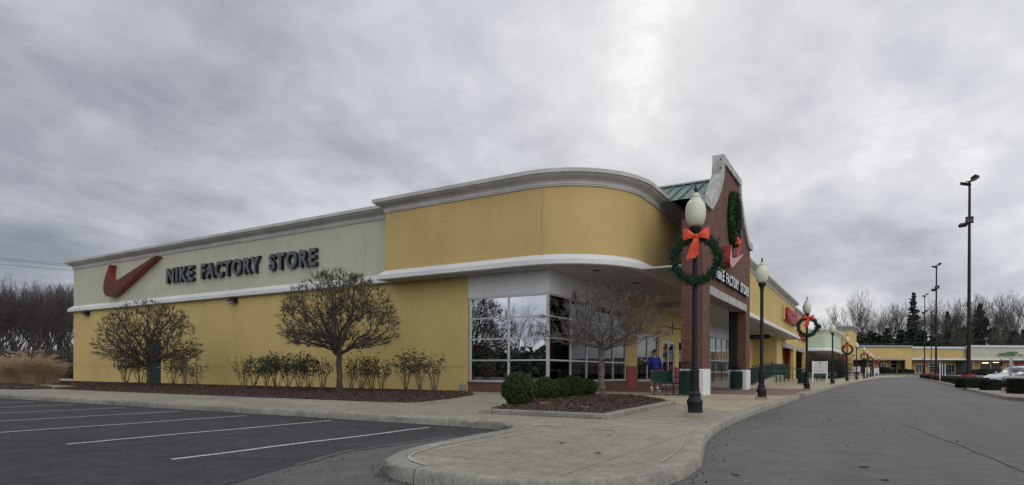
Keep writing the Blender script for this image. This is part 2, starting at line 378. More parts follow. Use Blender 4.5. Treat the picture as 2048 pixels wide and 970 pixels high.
def tubes_np(S, n=3):
    """S: array of (x0,y0,z0,x1,y1,z1,r0,r1) -> open tubes"""
    S = np.asarray(S, dtype=float); A, B = S[:, :3], S[:, 3:6]; d = B-A; L = np.linalg.norm(d, axis=1)[:, None]+1e-9; d = d/L
    ref = np.where(np.abs(d[:, 2:3]) > .9, np.array([[1., 0, 0]]), np.array([[0, 0, 1.]]))
    u = np.cross(d, ref); u /= np.linalg.norm(u, axis=1)[:, None]; w = np.cross(d, u)
    rings = []
    for (Q, r) in ((A, S[:, 6:7]), (B, S[:, 7:8])):
        for j in range(n):
            t = 2*PI*j/n; rings.append(Q+(u*math.cos(t)+w*math.sin(t))*r)
    V = np.stack(rings, 1); m = len(S); base = (np.arange(m)*2*n)[:, None]
    Fs = [np.concatenate([base+j, base+(j+1) % n, base+n+(j+1) % n, base+n+j], 1) for j in range(n)]
    return V.reshape(-1, 3), np.concatenate(Fs, 0)
def text_mesh(name, body, size, depth_, mats, parent, mtx, offset=0.0, sx=1.0, spacing=1.0, shear=0):
    cu = bpy.data.curves.new(name, 'FONT'); cu.body = body; cu.size = size; cu.extrude = depth_/2; cu.offset = offset
    cu.space_character = spacing; cu.shear = shear; cu.resolution_u = 4
    t = bpy.data.objects.new(name+'_src', cu); col.objects.link(t); bpy.context.view_layer.update()
    dg = bpy.context.evaluated_depsgraph_get(); me = bpy.data.meshes.new_from_object(t.evaluated_get(dg))
    bpy.data.objects.remove(t); me.name = name
    xs = [v.co.x for v in me.vertices]; ys = [v.co.y for v in me.vertices]; x0, x1, y0, y1 = min(xs), max(xs), min(ys), max(ys)
    me['w'] = x1-x0
    for v in me.vertices: v.co.x = (v.co.x-x0)*sx; v.co.y -= y0; v.co.z += depth_/2
    me.materials.clear()
    for m in mats: me.materials.append(m)
    for p in me.polygons: p.material_index = 0 if p.normal.z > .9 else (len(mats)-1)
    me.transform(mtx)
    return me, (x1-x0)*sx, (y1-y0)
def fit_text(name, body, x_len, cap, depth_, mats, parent, origin, ax, offset=.02, shear=0, spacing=1.0):
    """text whose ink is x_len wide and cap tall, on a wall; origin = lower-left, ax = direction of reading (2-D), up is z"""
    me, w, h = text_mesh(name, body, 1.0, .1, mats, parent, Matrix(), offset, 1, spacing, shear)
    X = Vector((ax[0], ax[1], 0)); Z = Vector((0, 0, 1)); N = X.cross(Z)   # outward
    for v in me.vertices:
        q = Vector(origin)+X*(v.co.x/w*x_len)+Z*(v.co.y/h*cap)+N*(v.co.z/.1*depth_)
        off = Vector((0, 0, 0)); p = parent
        if p is not None: off = Vector(p.location)
        v.co = q-off
    o = bpy.data.objects.new(name, me); col.objects.link(o); o.parent = parent; return o
# ---------------------------------------------------------------- walkway, roads, ground
W = .13
KERB = [(-90,8.75),(-60,8.75),(-30,8.75),(-12,8.75),(-6.4,8.72),(-5.3,8.55),(-4.85,8.25),(-4.6,7.7),(-4.56,6.6),(-4.45,5.5),(-4.33,4.95),(-4.15,4.55),(-3.9,4.28),
        (-3.55,4.1),(-3.1,4.02),(-2.55,4.02),(-2.1,4.2),(-1.75,4.55),(-1.53,5.05),(-1.46,5.7),(-1.53,6.5),(-1.72,7.45),(-1.93,8.4),(-2.1,9.5),(-2.2,10.8),(-2.28,12.5),
        (-2.32,15),(-2.3,19),(-2.27,24.2)]
KERB2 = [(-2.3,27.4),(-2.25,31),(-2.15,36),(-2.05,40),(-1.85,50),(-1.5,60),(-1.25,68),(-.9,76),(-.3,90),(.2,100),(.8,112),(1.6,125),(3.0,140),(5.2,152),(9,161)]
def ribbon(path, a, b, z, name, m, zf=None, parent=None, kind='structure'):
    if len(path) > 4:
        for _ in range(3): path = [path[0]]+[q for u, v in zip(path[:-1], path[1:]) for q in ((u[0]*.75+v[0]*.25, u[1]*.75+v[1]*.25), (u[0]*.25+v[0]*.75, u[1]*.25+v[1]*.75))]+[path[-1]]
    mb = MB(); mb.sweep(path, [(a, z), (b, z)], caps=False, zf=zf); o = mb.build(name, m, parent)
    return tag(o, kind=kind)
ground = MB()
N_ = 44
xs = [-420+840*i/N_ for i in range(N_+1)]; ys = [-160+700*i/N_ for i in range(N_+1)]
def hillz(x, y):
    d = depth(x, y); a = x*R2[0]+y*R2[1]
    t = max(0, min(1, (d-178)/60)); s_ = max(0, min(1, (a+20)/50))
    return -.03+(9*t*t*(3-2*t))*s_
ground.add([(x, y, hillz(x, y)-.02) for y in ys for x in xs], [(j*(N_+1)+i, j*(N_+1)+i+1, (j+1)*(N_+1)+i+1, (j+1)*(N_+1)+i) for j in range(N_) for i in range(N_)])
tag(ground.build('ground', MT['dirt'], smooth=True), kind='structure')
# road and far lots: one gently rising sheet
rd = MB(); gx = [-8, -5, -2.5, 0, 2.5, 4.5, 7, 12, 20, 35, 60, 100, 150]; gy = [-60, -30, -10, 0, 6, 14, 24, 40, 60, 80, 95, 105, 112, 118, 124, 130, 136, 142, 150, 160, 175]
rd.add([(x, y, zt(x, y)) for y in gy for x in gx], [(j*len(gx)+i, j*len(gx)+i+1, (j+1)*len(gx)+i+1, (j+1)*len(gx)+i) for j in range(len(gy)-1) for i in range(len(gx)-1)])
tag(rd.build('road', MT['asph_road'], smooth=True), kind='structure')
lot = MB(); lot.prism([(-90, -40), (-7.6, -40), (-6.2, -10), (-5.3, -1), (-4.75, 2.2), (-4.72, 3.3), (-5.05, 4.1), (-5.45, 5.4), (-5.42, 7.1), (-5.2, 8.3), (-5.1, 9.2), (-90, 9.2)], -.02, .004)
tag(lot.build('parking_lot', MT['asph_lot']), kind='structure')
# stalls
for i in range(14):
    x = -6.52-2.46*i
    w = MB(); n = 14; y0, y1 = 3.82+rnd.uniform(-.05, .05), 8.3+rnd.uniform(-.08, .12)
    if i > 9: y0 = 3.9
    path = [(x+.02*math.sin(k*.9+i)+.012*rnd.uniform(-1, 1), y0+(y1-y0)*k/n) for k in range(n+1)]
    w.sweep(path, [(-.036, .009), (.036, .009)], caps=False)
    tag(w.build('parking_stripe', MT['line']), kind='structure')
# walkway body
inner = KERB+[(-2.3,25.2),(-2.62,25.7),(-2.62,26.9)]+KERB2+[(5, 175), (-95, 175), (-95, 8.75)]
def inset(path, d):
    out = []
    for i, p in enumerate(path):
        a = Vector(path[max(i-1, 0)]); b = Vector(path[min(i+1, len(path)-1)]); t = (b-a).normalized(); out.append((p[0]-t.y*d, p[1]+t.x*d))
    return out
K1i, K2i = inset(KERB, .10), inset(KERB2, .10)
wk = MB()
ring = K1i+[(-2.42, 25.2), (-2.7, 25.7), (-2.7, 26.9)]+K2i
# built as strips so the far end can climb with the ground
def sheet_between(path, xl, z, zf=None):
    mb = MB(); V = []; n = len(path)
    for p in path:
        zz = z+(zf(*p) if zf else 0); V += [(p[0], p[1], zz), (min(xl, p[0]-.5), p[1], zz)]
    mb.add(V, [(2*i, 2*i+2, 2*i+3, 2*i+1) for i in range(n-1)]); return mb
wk.prism(K1i+[(-2.38, 24.3), (-2.38, 26), (-95, 26), (-95, 8.85)], 0, W-.003)
up = [(-2.38, 26)]+K2i; V = []
for p in up:
    z = W-.003+zt(*p); V += [(p[0], p[1], z), (-30, p[1], z)]
wk.add(V, [(2*i, 2*i+2, 2*i+3, 2*i+1) for i in range(len(up)-1)])
tag(wk.build('walkway', MT['conc']), kind='structure')
# warmer concrete near the shops and the clay pavers across it
tn = MB(); tn.prism([(-2.55, 13.6), (-2.55, 24.0), (-10.3, 24.0), (-10.3, 20.7), (-8.9, 18.6), (-4.7, 16.4)], .10, W+.001); tag(tn.build('tan_pavement', MT['conc_tan']), kind='structure')
pv = MB(); pv.prism([(-2.75, 24.3), (-2.75, 26.4), (-2.6, 33.5), (-10.4, 33.5), (-10.4, 24.3)], .10, W+.003); tag(pv.build('paver_crossing', MT['pavers']), kind='structure')
tn = MB(); P_ = [(-2.5, 33.8)]+[(p[0]-.05, p[1]) for p in K2i[2:]]
V = []
for p in P_:
    z = W+.002+zt(*p); V += [(p[0], p[1], z), (-10.3, p[1], z)]
tn.add(V, [(2*i, 2*i+2, 2*i+3, 2*i+1) for i in range(len(P_)-1)]); tag(tn.build('tan_pavement', MT['conc_tan']), kind='structure')
kp = [(.0, -.05), (-.008, .06), (-.014, .105), (-.026, .126), (-.045, W+.004), (-.11, W+.005), (-.17, W+.004), (-.175, .08)]
def kerb(path, name='kerb', zf=None):
    # small dents and wobble so that the edge is not razor clean
    P2 = []
    for a, b in zip(path[:-1], path[1:]):
        L = math.dist(a, b); n = max(1, int(L/.16)) if L < 30 and abs(a[1]) < 30 else 1
        for k in range(n): P2.append((a[0]+(b[0]-a[0])*k/n, a[1]+(b[1]-a[1])*k/n))
    P2.append(path[-1])
    def smooth(P, it=2):
        for _ in range(it):
            P = [P[0]]+[((P[i-1][0]+2*P[i][0]+P[i+1][0])/4, (P[i-1][1]+2*P[i][1]+P[i+1][1])/4) for i in range(1, len(P)-1)]+[P[-1]]
        return P
    P2 = smooth(P2)
    mb = MB(); mb.sweep(P2, kp, zf=zf)
    for i in range(len(mb.v)):
        x, y, z = mb.v[i]; q = mnoise.noise(Vector((x*2.3, y*2.3, z*8)))*.008+mnoise.noise(Vector((x*9, y*9, z*30)))*.007; ch = max(0, mnoise.noise(Vector((x*3.7+9, y*3.7, 2)))-.38)*.16*(1 if .09 < z < .135 else 0); q -= ch; mb.v[i] = (x+q, y+q, z+(q*.35 if z > .1 else 0))
    return tag(mb.build(name, MT['kerb'], smooth=True), kind='structure')
kerb(KERB)
kerb([(-2.27, 24.2), (-2.34, 25.0), (-2.62, 25.6)])
kerb([(-2.62, 26.9), (-2.34, 27.15)]+KERB2, zf=zt)
# sealant beads along the back of the kerb, thin worn paint on the slab
def subpath(path, i0, i1, d): return inset(path[i0:i1], d)
ribbon(subpath(KERB, 7, 14, .24), -.014, .014, W+.006, 'joint_sealant', MT['sealant'])
ribbon(subpath(KERB, 19, 24, .25), -.007, .007, W+.006, 'joint_sealant', MT['sealant'])
for a, b in (((-3.75, 10.07), (-2.42, 9.95)), ((-4.3, 8.5), (-3.12, 8.43)), ((-4.62, 8.42), (-4.25, 8.62))):
    ribbon([a, b], -.022, .022, W+.006, 'painted_line', MT['line'])
# crossing lines
for k, y in enumerate((24.7, 25.4, 26.3, 27.1)):
    ribbon([(-2.2, y), (0, y+.1), (2, y+.25), (3.9, y+.4)], -.05, .05, .005, 'crossing_line', MT['fadedline'])
cr = []
for k, (x, y) in enumerate([(.56, 13.6), (.66, 12.8), (.74, 12.2), (.80, 11.5), (.93, 10.8), (1.03, 10.0), (1.1, 9.4), (1.2, 8.8), (1.24, 8.2), (1.3, 7.6)]): cr.append((x+rnd.uniform(-.02, .02), y))
for pts_ in ([(-9.6, 3.1), (-8.9, 3.6), (-8.3, 3.55), (-7.7, 3.9), (-7.1, 3.75), (-6.6, 4.1), (-6.0, 4.2), (-5.5, 4.5), (-5.05, 4.3)], [(-12.5, 4.2), (-11.8, 3.8), (-11.0, 4.0), (-10.2, 3.7), (-9.4, 3.9), (-8.8, 3.5)], [(-8.2, 4.0), (-8.0, 4.6), (-8.25, 5.2), (-8.0, 5.9)]):
    cc_ = []
    for u, v in zip(pts_[:-1], pts_[1:]):
        for k in range(6): cc_.append((u[0]+(v[0]-u[0])*k/6+rnd.uniform(-.03, .03), u[1]+(v[1]-u[1])*k/6+rnd.uniform(-.03, .03)))
    cp = MB(); cp.sweep(cc_, [(-.013, .0075), (.013, .0075)], caps=False); tag(cp.build('road_crack', MT['letter_dark']), kind='structure')
sm = MB(); ss = [(-4.9, 9.0), (-5.15, 8.3), (-5.42, 7.1), (-5.45, 5.4), (-5.05, 4.1)]
cc_ = [(u[0]+(v[0]-u[0])*k/8+rnd.uniform(-.04, .04), u[1]+(v[1]-u[1])*k/8) for u, v in zip(ss[:-1], ss[1:]) for k in range(8)]
sm.sweep(cc_, [(-.05, .0072), (.04, .0072)], caps=False); tag(sm.build('asphalt_seam', MT['asph_road']), kind='structure')
cp = MB(); cp.sweep(cr, [(-.012, .004), (.012, .004)], caps=False); tag(cp.build('road_crack', MT['asph_lot']), kind='structure')
dg_ = MB(); dg_.prism([(-2.9, 26.1), (-2.35, 26.1), (-2.35, 26.45), (-2.9, 26.45)], W-.02, W+.006); tag(dg_.build('drain_grate', MT['bronze']), 'dark iron drain grate set in the walkway where the crossing begins', 'drain grate')
# right-hand island
IS = [(60, 26.6), (5.6, 26.9), (4.75, 27.2), (4.35, 27.9), (4.22, 29), (4.22, 31.5), (4.32, 36), (4.6, 44), (4.95, 55), (5.5, 68), (5.75, 80), (5.95, 95), (6.2, 112), (6.6, 128), (6.9, 140)]
IS = IS[1:]
isl = list(reversed(IS))
kerb(isl[:-1]+[(5.6, 26.9), (9.0, 26.9)], zf=zt)
bed = MB(); V = []
for p in IS[2:]: V += [(p[0]+.15, p[1], .118+zt(*p)), (p[0]+2.4, p[1], .118+zt(*p))]
bed.add(V, [(2*i, 2*i+1, 2*i+3, 2*i+2) for i in range(len(V)//2-1)])
bed.prism([(4.6, 27.05), (9, 27.05), (9, 29.2), (4.38, 29.2), (4.38, 28)], .0, .117)
tag(bed.build('island_bed', MT['gravelbed']), kind='structure')
kerb([(12, 23.4), (5.2, 23.6), (4.7, 23.3), (4.5, 22.6), (4.7, 21.6)][::-1])
b2 = MB(); b2.prism([(4.65, 22.6), (4.85, 21.6), (12, 21.0), (12, 23.3), (5.2, 23.45), (4.8, 23.2)], 0, .12); tag(b2.build('island_bed', MT['gravelbed']), kind='structure')

# planting beds
def mound(poly, z0, h, name, seed, step=.22, m='mulch'):
    """bumpy mulch surface inside a polygon"""
    xs_ = [p[0] for p in poly]; ys_ = [p[1] for p in poly]
    def inside(x, y):
        c = False; n = len(poly)
        for i in range(n):
            a, b = poly[i], poly[(i+1) % n]
            if (a[1] > y) != (b[1] > y) and x < (b[0]-a[0])*(y-a[1])/(b[1]-a[1])+a[0]: c = not c
        return c
    def edged(x, y):
        best = 9
        for i in range(len(poly)):
            a, b = Vector(poly[i]), Vector(poly[(i+1) % len(poly)]); p = Vector((x, y)); t = max(0, min(1, (p-a).dot(b-a)/(b-a).length_squared)); best = min(best, (p-(a+(b-a)*t)).length)
        return best
    nx = int((max(xs_)-min(xs_))/step)+2; ny = int((max(ys_)-min(ys_))/step)+2; idx = {}; V = []; Fc = []
    def g(i, j):
        if (i, j) in idx: return idx[(i, j)]
        x = min(xs_)+i*step; y = min(ys_)+j*step
        ins = inside(x, y); e = edged(x, y) if ins else -edged(x, y)
        z = z0+h*min(1, max(0, e)/.7)**.6+(mnoise.noise(Vector((x*3, y*3, seed)))*.03+mnoise.noise(Vector((x*7, y*7, seed)))*.008)*(1 if e > .1 else .2)
        if e < 0: z = z0-.03
        V.append((x, y, z)); idx[(i, j)] = len(V)-1; return idx[(i, j)]
    for i in range(nx-1):
        for j in range(ny-1):
            x = min(xs_)+(i+.5)*step; y = min(ys_)+(j+.5)*step
            if inside(x, y): Fc.append((g(i, j), g(i+1, j), g(i+1, j+1), g(i, j+1)))
    o = tag(mesh_np(name, V, Fc, MT[m], smooth=True), kind='structure')
    pts = []
    while len(pts) < 1:
        n = int(len(Fc)*step*step*(150 if step < .3 else 40))
        for _ in range(n):
            x = rnd.uniform(min(xs_), max(xs_)); y = rnd.uniform(min(ys_), max(ys_))
            if inside(x, y):
                e = edged(x, y); pts.append((x, y, z0+h*min(1, max(0, e)/.7)**.6+.02))
    Vv, Ff = leaves_np(np.array(pts), .032, 2.2); c_ = mesh_np(name.replace('bed', 'chips'), Vv, Ff, MT['chip'])
    tag(c_, 'loose brown bark chips strewn over the '+('kerbed planter' if 'planter' in name else 'wall-side bed'), 'bark mulch', kind='stuff'); return o
bedA = [(-30.2, 12.3), (-20, 12.05), (-10.35, 12.35), (-10.9, 14.8), (-11.9, 17.6), (-13.6, 19.9), (-46.5, 19.9), (-46.5, 16.6), (-34, 15.2), (-31.5, 13.8)]
mound(bedA, W, .05, 'mulch_bed', 3, .28)
bedB = [(-75, 9.6), (-29.9, 11.0), (-29.5, 12.2), (-33, 13.6), (-40, 15.2), (-75, 17)]
mound(bedB, W, .06, 'mulch_bed', 5, .5)
PL = [(-6.62, 10.25), (-4.14, 10.25), (-4.52, 15.9), (-5.9, 18.0), (-8.4, 18.0), (-8.3, 14.6)]
mound(PL, W+.05, .10, 'planter_bed', 9, .16)
pk = MB(); prof = [(0, W-.01), (0, W+.075), (-.02, W+.095), (-.13, W+.097), (-.14, W)]
pk.sweep([(-6.75, 10.14), (-4.03, 10.14), (-4.42, 15.9)], prof); tag(pk.build('planter_kerb', MT['kerb']), kind='structure')

# fallen leaves: each one on its own, curled
def leaf(x, y, z, s, rz, label):
    mb = MB(); pts = [(0, -.5), (.28, -.32), (.2, -.1), (.5, 0), (.26, .14), (.3, .42), (.08, .3), (0, .55), (-.1, .28), (-.34, .38), (-.22, .12), (-.48, .02), (-.2, -.12), (-.26, -.3)]
    V = [(0, 0, .05)]+[(p[0], p[1], .02+.25*abs(p[0])**1.2+.1*rnd.random()) for p in pts]
    c, s_ = math.cos(rz), math.sin(rz)
    V = [(x+(q[0]*c-q[1]*s_)*s, y+(q[0]*s_+q[1]*c)*s, z+q[2]*s) for q in V]
    mb.add(V, [(0, i+1, (i+1) % len(pts)+1) for i in range(len(pts))]); o = mesh_np('fallen_leaf', mb.v, mb.f, MT['leaf']); return tag(o, label, 'leaf', 'stray leaves on the paving')
for k, (x, y, z, s, lb) in enumerate([(-1.10, 6.05, .002, .09, 'dry tan leaf on the road beside the rounded kerb tip'), (-.07, 7.27, .002, .12, 'largest curled brown leaf lying in the middle of the road'),
      (.1, 6.52, .002, .11, 'pinkish brown leaf lowest on the road by the picture edge'), (-3.15, 6.5, W, .10, 'brown leaf near the left edge of the rounded walkway tip'),
      (-2.45, 5.9, W, .09, 'small russet leaf on the right part of the walkway tip'), (-3.0, 7.6, W, .07, 'tiny dark leaf in the centre of the walkway tip'),
      (-.74, 13.98, .002, .12, 'dark crumpled leaf on the road beside the nearest lamp')]):
    leaf(x, y, z, s, rnd.uniform(0, 6), lb)
pts = []
for _ in range(150):
    t = rnd.random()
    i = rnd.randrange(9, len(KERB)-2); a, b = KERB[i], KERB[i+1]; u = rnd.random(); d = abs(rnd.gauss(0, .14))+.02
    tx, ty = b[0]-a[0], b[1]-a[1]; L = math.hypot(tx, ty); pts.append((a[0]+tx*u+ty/L*d, a[1]+ty*u-tx/L*d, .012))
for _ in range(200):
    x = rnd.uniform(-5.6, -4.7) if rnd.random() < .5 else rnd.uniform(-14, -5.5); y = 8.65-abs(rnd.gauss(0, .13)); pts.append((x, y, .012))
for _ in range(90): pts.append((rnd.uniform(-5, -3.9), rnd.uniform(3.6, 5.2), .012)) if rnd.random() < .4 else pts.append((rnd.uniform(-6, -4.1), 10.14-abs(rnd.gauss(0, .06)), W+.012))
for _ in range(90): pts.append((rnd.uniform(-2, 4), rnd.uniform(6, 26), .01))
Vv, Ff = leaves_np(np.array(pts), .020, 1.5); tag(mesh_np('leaf_litter', Vv, Ff, MT['leaf']), 'fine brown leaf crumbs gathered along the foot of the kerb', 'leaf litter', kind='stuff')

# ---------------------------------------------------------------- corner store
YW, XE, XL, XC = 20.5, -10.52, -46.7, -18.0
store = thing('store_building', 'long yellow and pale green corner store with a rounded orange upper corner and grey cornice', 'store', (-20, 20.5, 0))
a = MB()
a.box(XL, -14.2, YW, YW+.3, 0, 1.115); a.box(XL, -14.2, YW, YW+.3, 1.14, 4.95); a.box(XL, -14.2, YW+.02, YW+.28, 1.115, 1.14)
a.build('wall', MT['yellow'], store)
a = MB(); a.box(XL, XC-.002, YW, YW+.3, 4.95, 7.9); a.each('upper_wall', MT['beige'], store)
a = MB(); a.box(XL+.001, XL+.3, YW+.3, 60, 0, 7.9); a.build('end_wall', MT['yellow'], store)
band = [(-.05, 5.24), (.02, 5.24), (.26, 5.03), (.26, 4.86), (.22, 4.83), (-.05, 4.83)]
a = MB(); a.sweep([(XL, 40), (XL, YW), (XC+.25, YW)], band); a.build('ledge', MT['trim'], store)
corn = [(-.1, 7.72), (.05, 7.72), (.05, 7.775), (.075, 7.78), (.075, 7.83), (.055, 7.84), (.06, 7.88), (.10, 7.93), (.20, 7.985), (.29, 8.03), (.345, 8.09), (.35, 8.105), (.41, 8.11), (.42, 8.25), (-.3, 8.27), (-.3, 7.8)]
a = MB(); a.sweep([(XL, 60), (XL, YW), (XC, YW)], corn); a.build('cornice', MT['cornice'], store)
cx_, cy_, rr = -11.05, 23.1, 3.35
arc = [(cx_+rr*math.sin(t), cy_-rr*math.cos(t)) for t in [PI/2*i/22 for i in range(23)]]
cur = [(XC, YW+.25), (XC, 19.75), (-10.98-.35, 19.75)]+arc+[(-7.7, 33.8)]
a = MB(); a.sweep(cur, [(0, 4.95), (0, 7.82), (-.25, 7.82), (-.25, 4.95)], closed_prof=True); o = a.build('corner_wall', MT['orange'], store, smooth=True)
a = MB(); a.sweep([(XC, YW+.3)]+cur[1:], corn); a.build('cornice', MT['cornice'], store, smooth=True)
a = MB(); a.sweep([(XC, YW+.3)]+cur[1:], band); a.build('ledge', MT['trim'], store, smooth=True)
a = MB(); a.box(-10.425, -10.41, 19.742, 19.752, 5.2, 7.74); a.box(-19.9, -19.893, YW-.004, YW+.01, 5.24, 7.72); a.box(-28.3, -28.293, YW-.004, YW+.01, 5.24, 7.72); a.each('expansion_joint', MT['greytrim'], store)
a = MB()
for x, z in ((-15.0, 7.0), (-14.35, 7.02), (-15.0, 5.5), (-14.3, 5.6), (-11.1, 7.1), (-11.1, 5.6)): a.tube([(x, 19.74, z), (x, 19.76, z)], .018 if x == -15.0 else .012, 8)
a.each('bolt_hole', MT['letter_dark'], store)
# soffit
sp = [(XC, YW+.29), (XC, 19.95), (-11.33, 19.95)]+[(cx_+(rr-.2)*math.sin(t), cy_-(rr-.2)*math.cos(t)) for t in [PI/2*i/22 for i in range(23)]]+[(-7.9, 33.8), (-11, 33.8), (-11, YW+.29)]
a = MB(); a.prism([(-5.5, 22.8), (-5.5, 31.8), (-10.7, 66), (-10.7, 22.8)][:0] or sp, 4.84, 4.9); a.build('soffit', MT['soffit'], store)
a = MB()
for x, y in ((-9.1, 21.7), (-8.9, 25.6), (-9.0, 30.0)):
    a.lathe([(.13, 0), (.15, .0), (.15, -.015), (.10, -.015)], 16, (x, y, 4.838))
a.each('soffit_light', MT['letter_dark'], store)
# roof
a = MB(); a.box(XL+.3, -11.2, YW+.3, 60, 7.6, 7.7); a.box(-11.2, -7.95, 23.1, 40, 7.6, 7.7); a.build('roof', MT['sealing'], store)
# glazed corner: brick plinth, white spandrel, frames, panes
a = MB(); a.box(-14.2, XE, YW-.02, YW+.25, 0, .5); a.box(XE-.25, XE+.02, YW+.25, 28.95, 0, .5); a.box(-14.22, XE+.05, YW-.05, YW+.2, .5, .53); a.box(XE-.2, XE+.05, YW+.2, 28.95, .5, .53)
a.box(XE-.25, XE+.018, 30.55, 34.8, 0, .45); a.box(XE-.25, XE+.018, 37.9, 66, 0, .5); a.box(XE-.25, XE+.016, 42.9, 60, .5, .92)
a.each('brick_plinth', MT['brick'], store)
a = MB(); a.box(-14.2, XE, YW-.012, YW+.25, 3.95, 4.84); a.box(XE-.25, XE, YW+.25, 28.95, 3.95, 4.84); a.box(XE-.2505, XE-.002, 42.9, 60, 3.72, 4.84); a.each('spandrel', MT['white_st'], store)
a = MB()
a.box(XE-.3, XE+.004, 28.95, 30.55, 1.25, 4.84); a.box(XE-.3, XE+.002, 30.55, 34.8, 3.02, 4.84); a.box(XE-.3, XE+.004, 34.3, 34.95, 1.25, 4.84)
a.box(XE-.3, XE+.002, 34.95, 37.6, 2.82, 4.84); a.box(XE-.3, XE+.004, 37.6, 38.45, 1.25, 4.84); a.box(XE-.3, XE+.002, 38.45, 41.2, 2.95, 4.84); a.box(XE-.3, XE+.004, 41.2, 42.9, 1.25, 4.84); a.box(XE-.3, XE+.003, 60, 66, .5, 4.84)
a.each('recessed_wall', MT['yellow'], store)
a = MB()
for y0, y1 in ((28.95, 30.55), (34.3, 34.95), (37.6, 38.45), (41.2, 42.9)): a.box(XE-.3, XE+.03, y0, y1, 0, 1.25)
a.each('painted_base', MT['redpaint'], store)
a = MB(); a.box(XE, XE+.03, 35.0, 41.0, 3.62, 3.68); a.box(XE, XE+.04, 36.9, 37.0, 3.3, 4.0); a.build('bracket', MT['bronze'], store)
def window(parent, name, axis, c, u0, u1, z0, z1, us, zs, glassm, t=.055, dpt=.10, mul='alu'):
    """axis 'y': wall at y=c running along x; axis 'x': wall at x=c running along y, outside is +x"""
    f = MB(); gl = MB()
    def bar(a0, a1, b0, b1, d0=0, d1=dpt):
        if axis == 'y': f.box(a0, a1, c+d0, c+d1, b0, b1)
        else: f.box(c-d1, c-d0, a0, a1, b0, b1)
    U = [u0]+list(us)+[u1]; Z = [z0]+list(zs)+[z1]
    bar(u0, u1, z0, z0+t*1.3); bar(u0, u1, z1-t*1.3, z1)
    bar(u0, u0+t*1.2, z0+t*1.3, z1-t*1.3); bar(u1-t*1.2, u1, z0+t*1.3, z1-t*1.3)
    for u in us: bar(u-t/2, u+t/2, z0+t*1.3, z1-t*1.3, .004)
    for z in zs: bar(u0+t*1.2, u1-t*1.2, z-t/2, z+t/2, .008, dpt-.004)
    fr = f.build(name, MT[mul], parent)
    if axis == 'y': gl.add([(u0+.02, c+.05, z0+.02), (u1-.02, c+.05, z0+.02), (u1-.02, c+.05, z1-.02), (u0+.02, c+.05, z1-.02)], [(0, 1, 2, 3)])
    else: gl.add([(c-.05, u0+.02, z0+.02), (c-.05, u1-.02, z0+.02), (c-.05, u1-.02, z1-.02), (c-.05, u0+.02, z1-.02)], [(0, 1, 2, 3)])
    g_ = mesh_np('pane', np.array([v for v in gl.v])-np.array(parent.location), gl.f, MT[glassm], None, world=False); g_.parent = fr
    return fr
window(store, 'window', 'y', YW, -14.16, XE-.03, .53, 3.95, [-12.3], [1.4, 2.25, 3.08], 'film', .06)
window(store, 'window', 'x', XE, YW+.03, 28.9, .53, 3.95, [22.5, 24.12, 25.6, 27.2], [1.4, 2.25, 3.08], 'dome', .06)
window(store, 'window', 'x', XE-.04, 30.6, 34.28, .45, 3.02, [32.4], [], 'shopglass', .08)
window(store, 'window', 'x', XE-.04, 38.5, 41.15, .5, 2.95, [39.8], [1.9], 'shopglass', .08)
window(store, 'window', 'x', XE, 42.95, 59.95, .92, 3.72, [45, 47.1, 49.2, 51.3, 53.4, 55.5, 57.7], [1.85, 2.8], 'shopglass', .07)
d_ = window(store, 'door', 'x', XE-.03, 35.0, 37.58, .14, 2.82, [36.3], [], 'shopglass', .13, .1, 'alu')
a = MB(); a.tube([(XE+.06, 36.45, 1.0), (XE+.06, 36.45, 1.4)], .018, 8); h_ = a.build('handle', MT['galv'], store); 
# shop interior so that the clear glass has depth behind it
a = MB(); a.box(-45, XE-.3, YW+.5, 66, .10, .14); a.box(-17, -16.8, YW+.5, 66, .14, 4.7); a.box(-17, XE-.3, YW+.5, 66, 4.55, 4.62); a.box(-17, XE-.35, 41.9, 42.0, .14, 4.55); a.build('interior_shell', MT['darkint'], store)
a = MB()
for x, y in ((-12.6, 25.2), (-12.2, 32.3), (-13.5, 47), (-13.5, 53)): a.box(x, x+.12, y, y+.9, 4.46, 4.54)
a.box(-12.95, -12.8, 23.6, 23.75, 3.05, 3.2); a.box(-12.95, -12.8, 23.6, 23.75, 2.75, 2.85)
a.each('interior_lamp', MT['lampglow'], store)
# green service door and wall packs
a = MB(); a.box(-37.25, -36.25, YW-.03, YW+.02, .13, 2.78); dr = a.build('service_door', MT['green_metal'], store)
a = MB(); a.box(-36.42, -36.32, YW-.09, YW-.03, 1.05, 1.12); hd = a.build('handle', MT['galv'], dr, world=False); hd.data.transform(Matrix.Translation(-Vector(store.location)))
for x in (-44.75, -29.3, -37.6):
    if x == -37.6: continue
    a = MB(); a.extr([(YW, 4.78), (YW-.10, 4.78), (YW-.30, 4.66), (YW-.30, 4.55), (YW, 4.5)], x-.24, x+.24); w_ = a.build('wall_light', MT['black'], store)
    a = MB(); a.extr([(YW-.04, 4.499), (YW-.29, 4.545), (YW-.31, 4.60), (YW-.31, 4.54), (YW-.04, 4.47)], x-.2, x+.2); l_ = a.build('lens', MT['galv'], w_, world=False); l_.data.transform(Matrix.Translation(-Vector(store.location)))
a = MB(); a.box(-14.5, -14.3, YW-.13, YW, .13, .42); a.tube([(-14.4, YW-.07, .42), (-14.4, YW-.07, .55)], .03, 8); a.build('utility_box', MT['galv'], store)

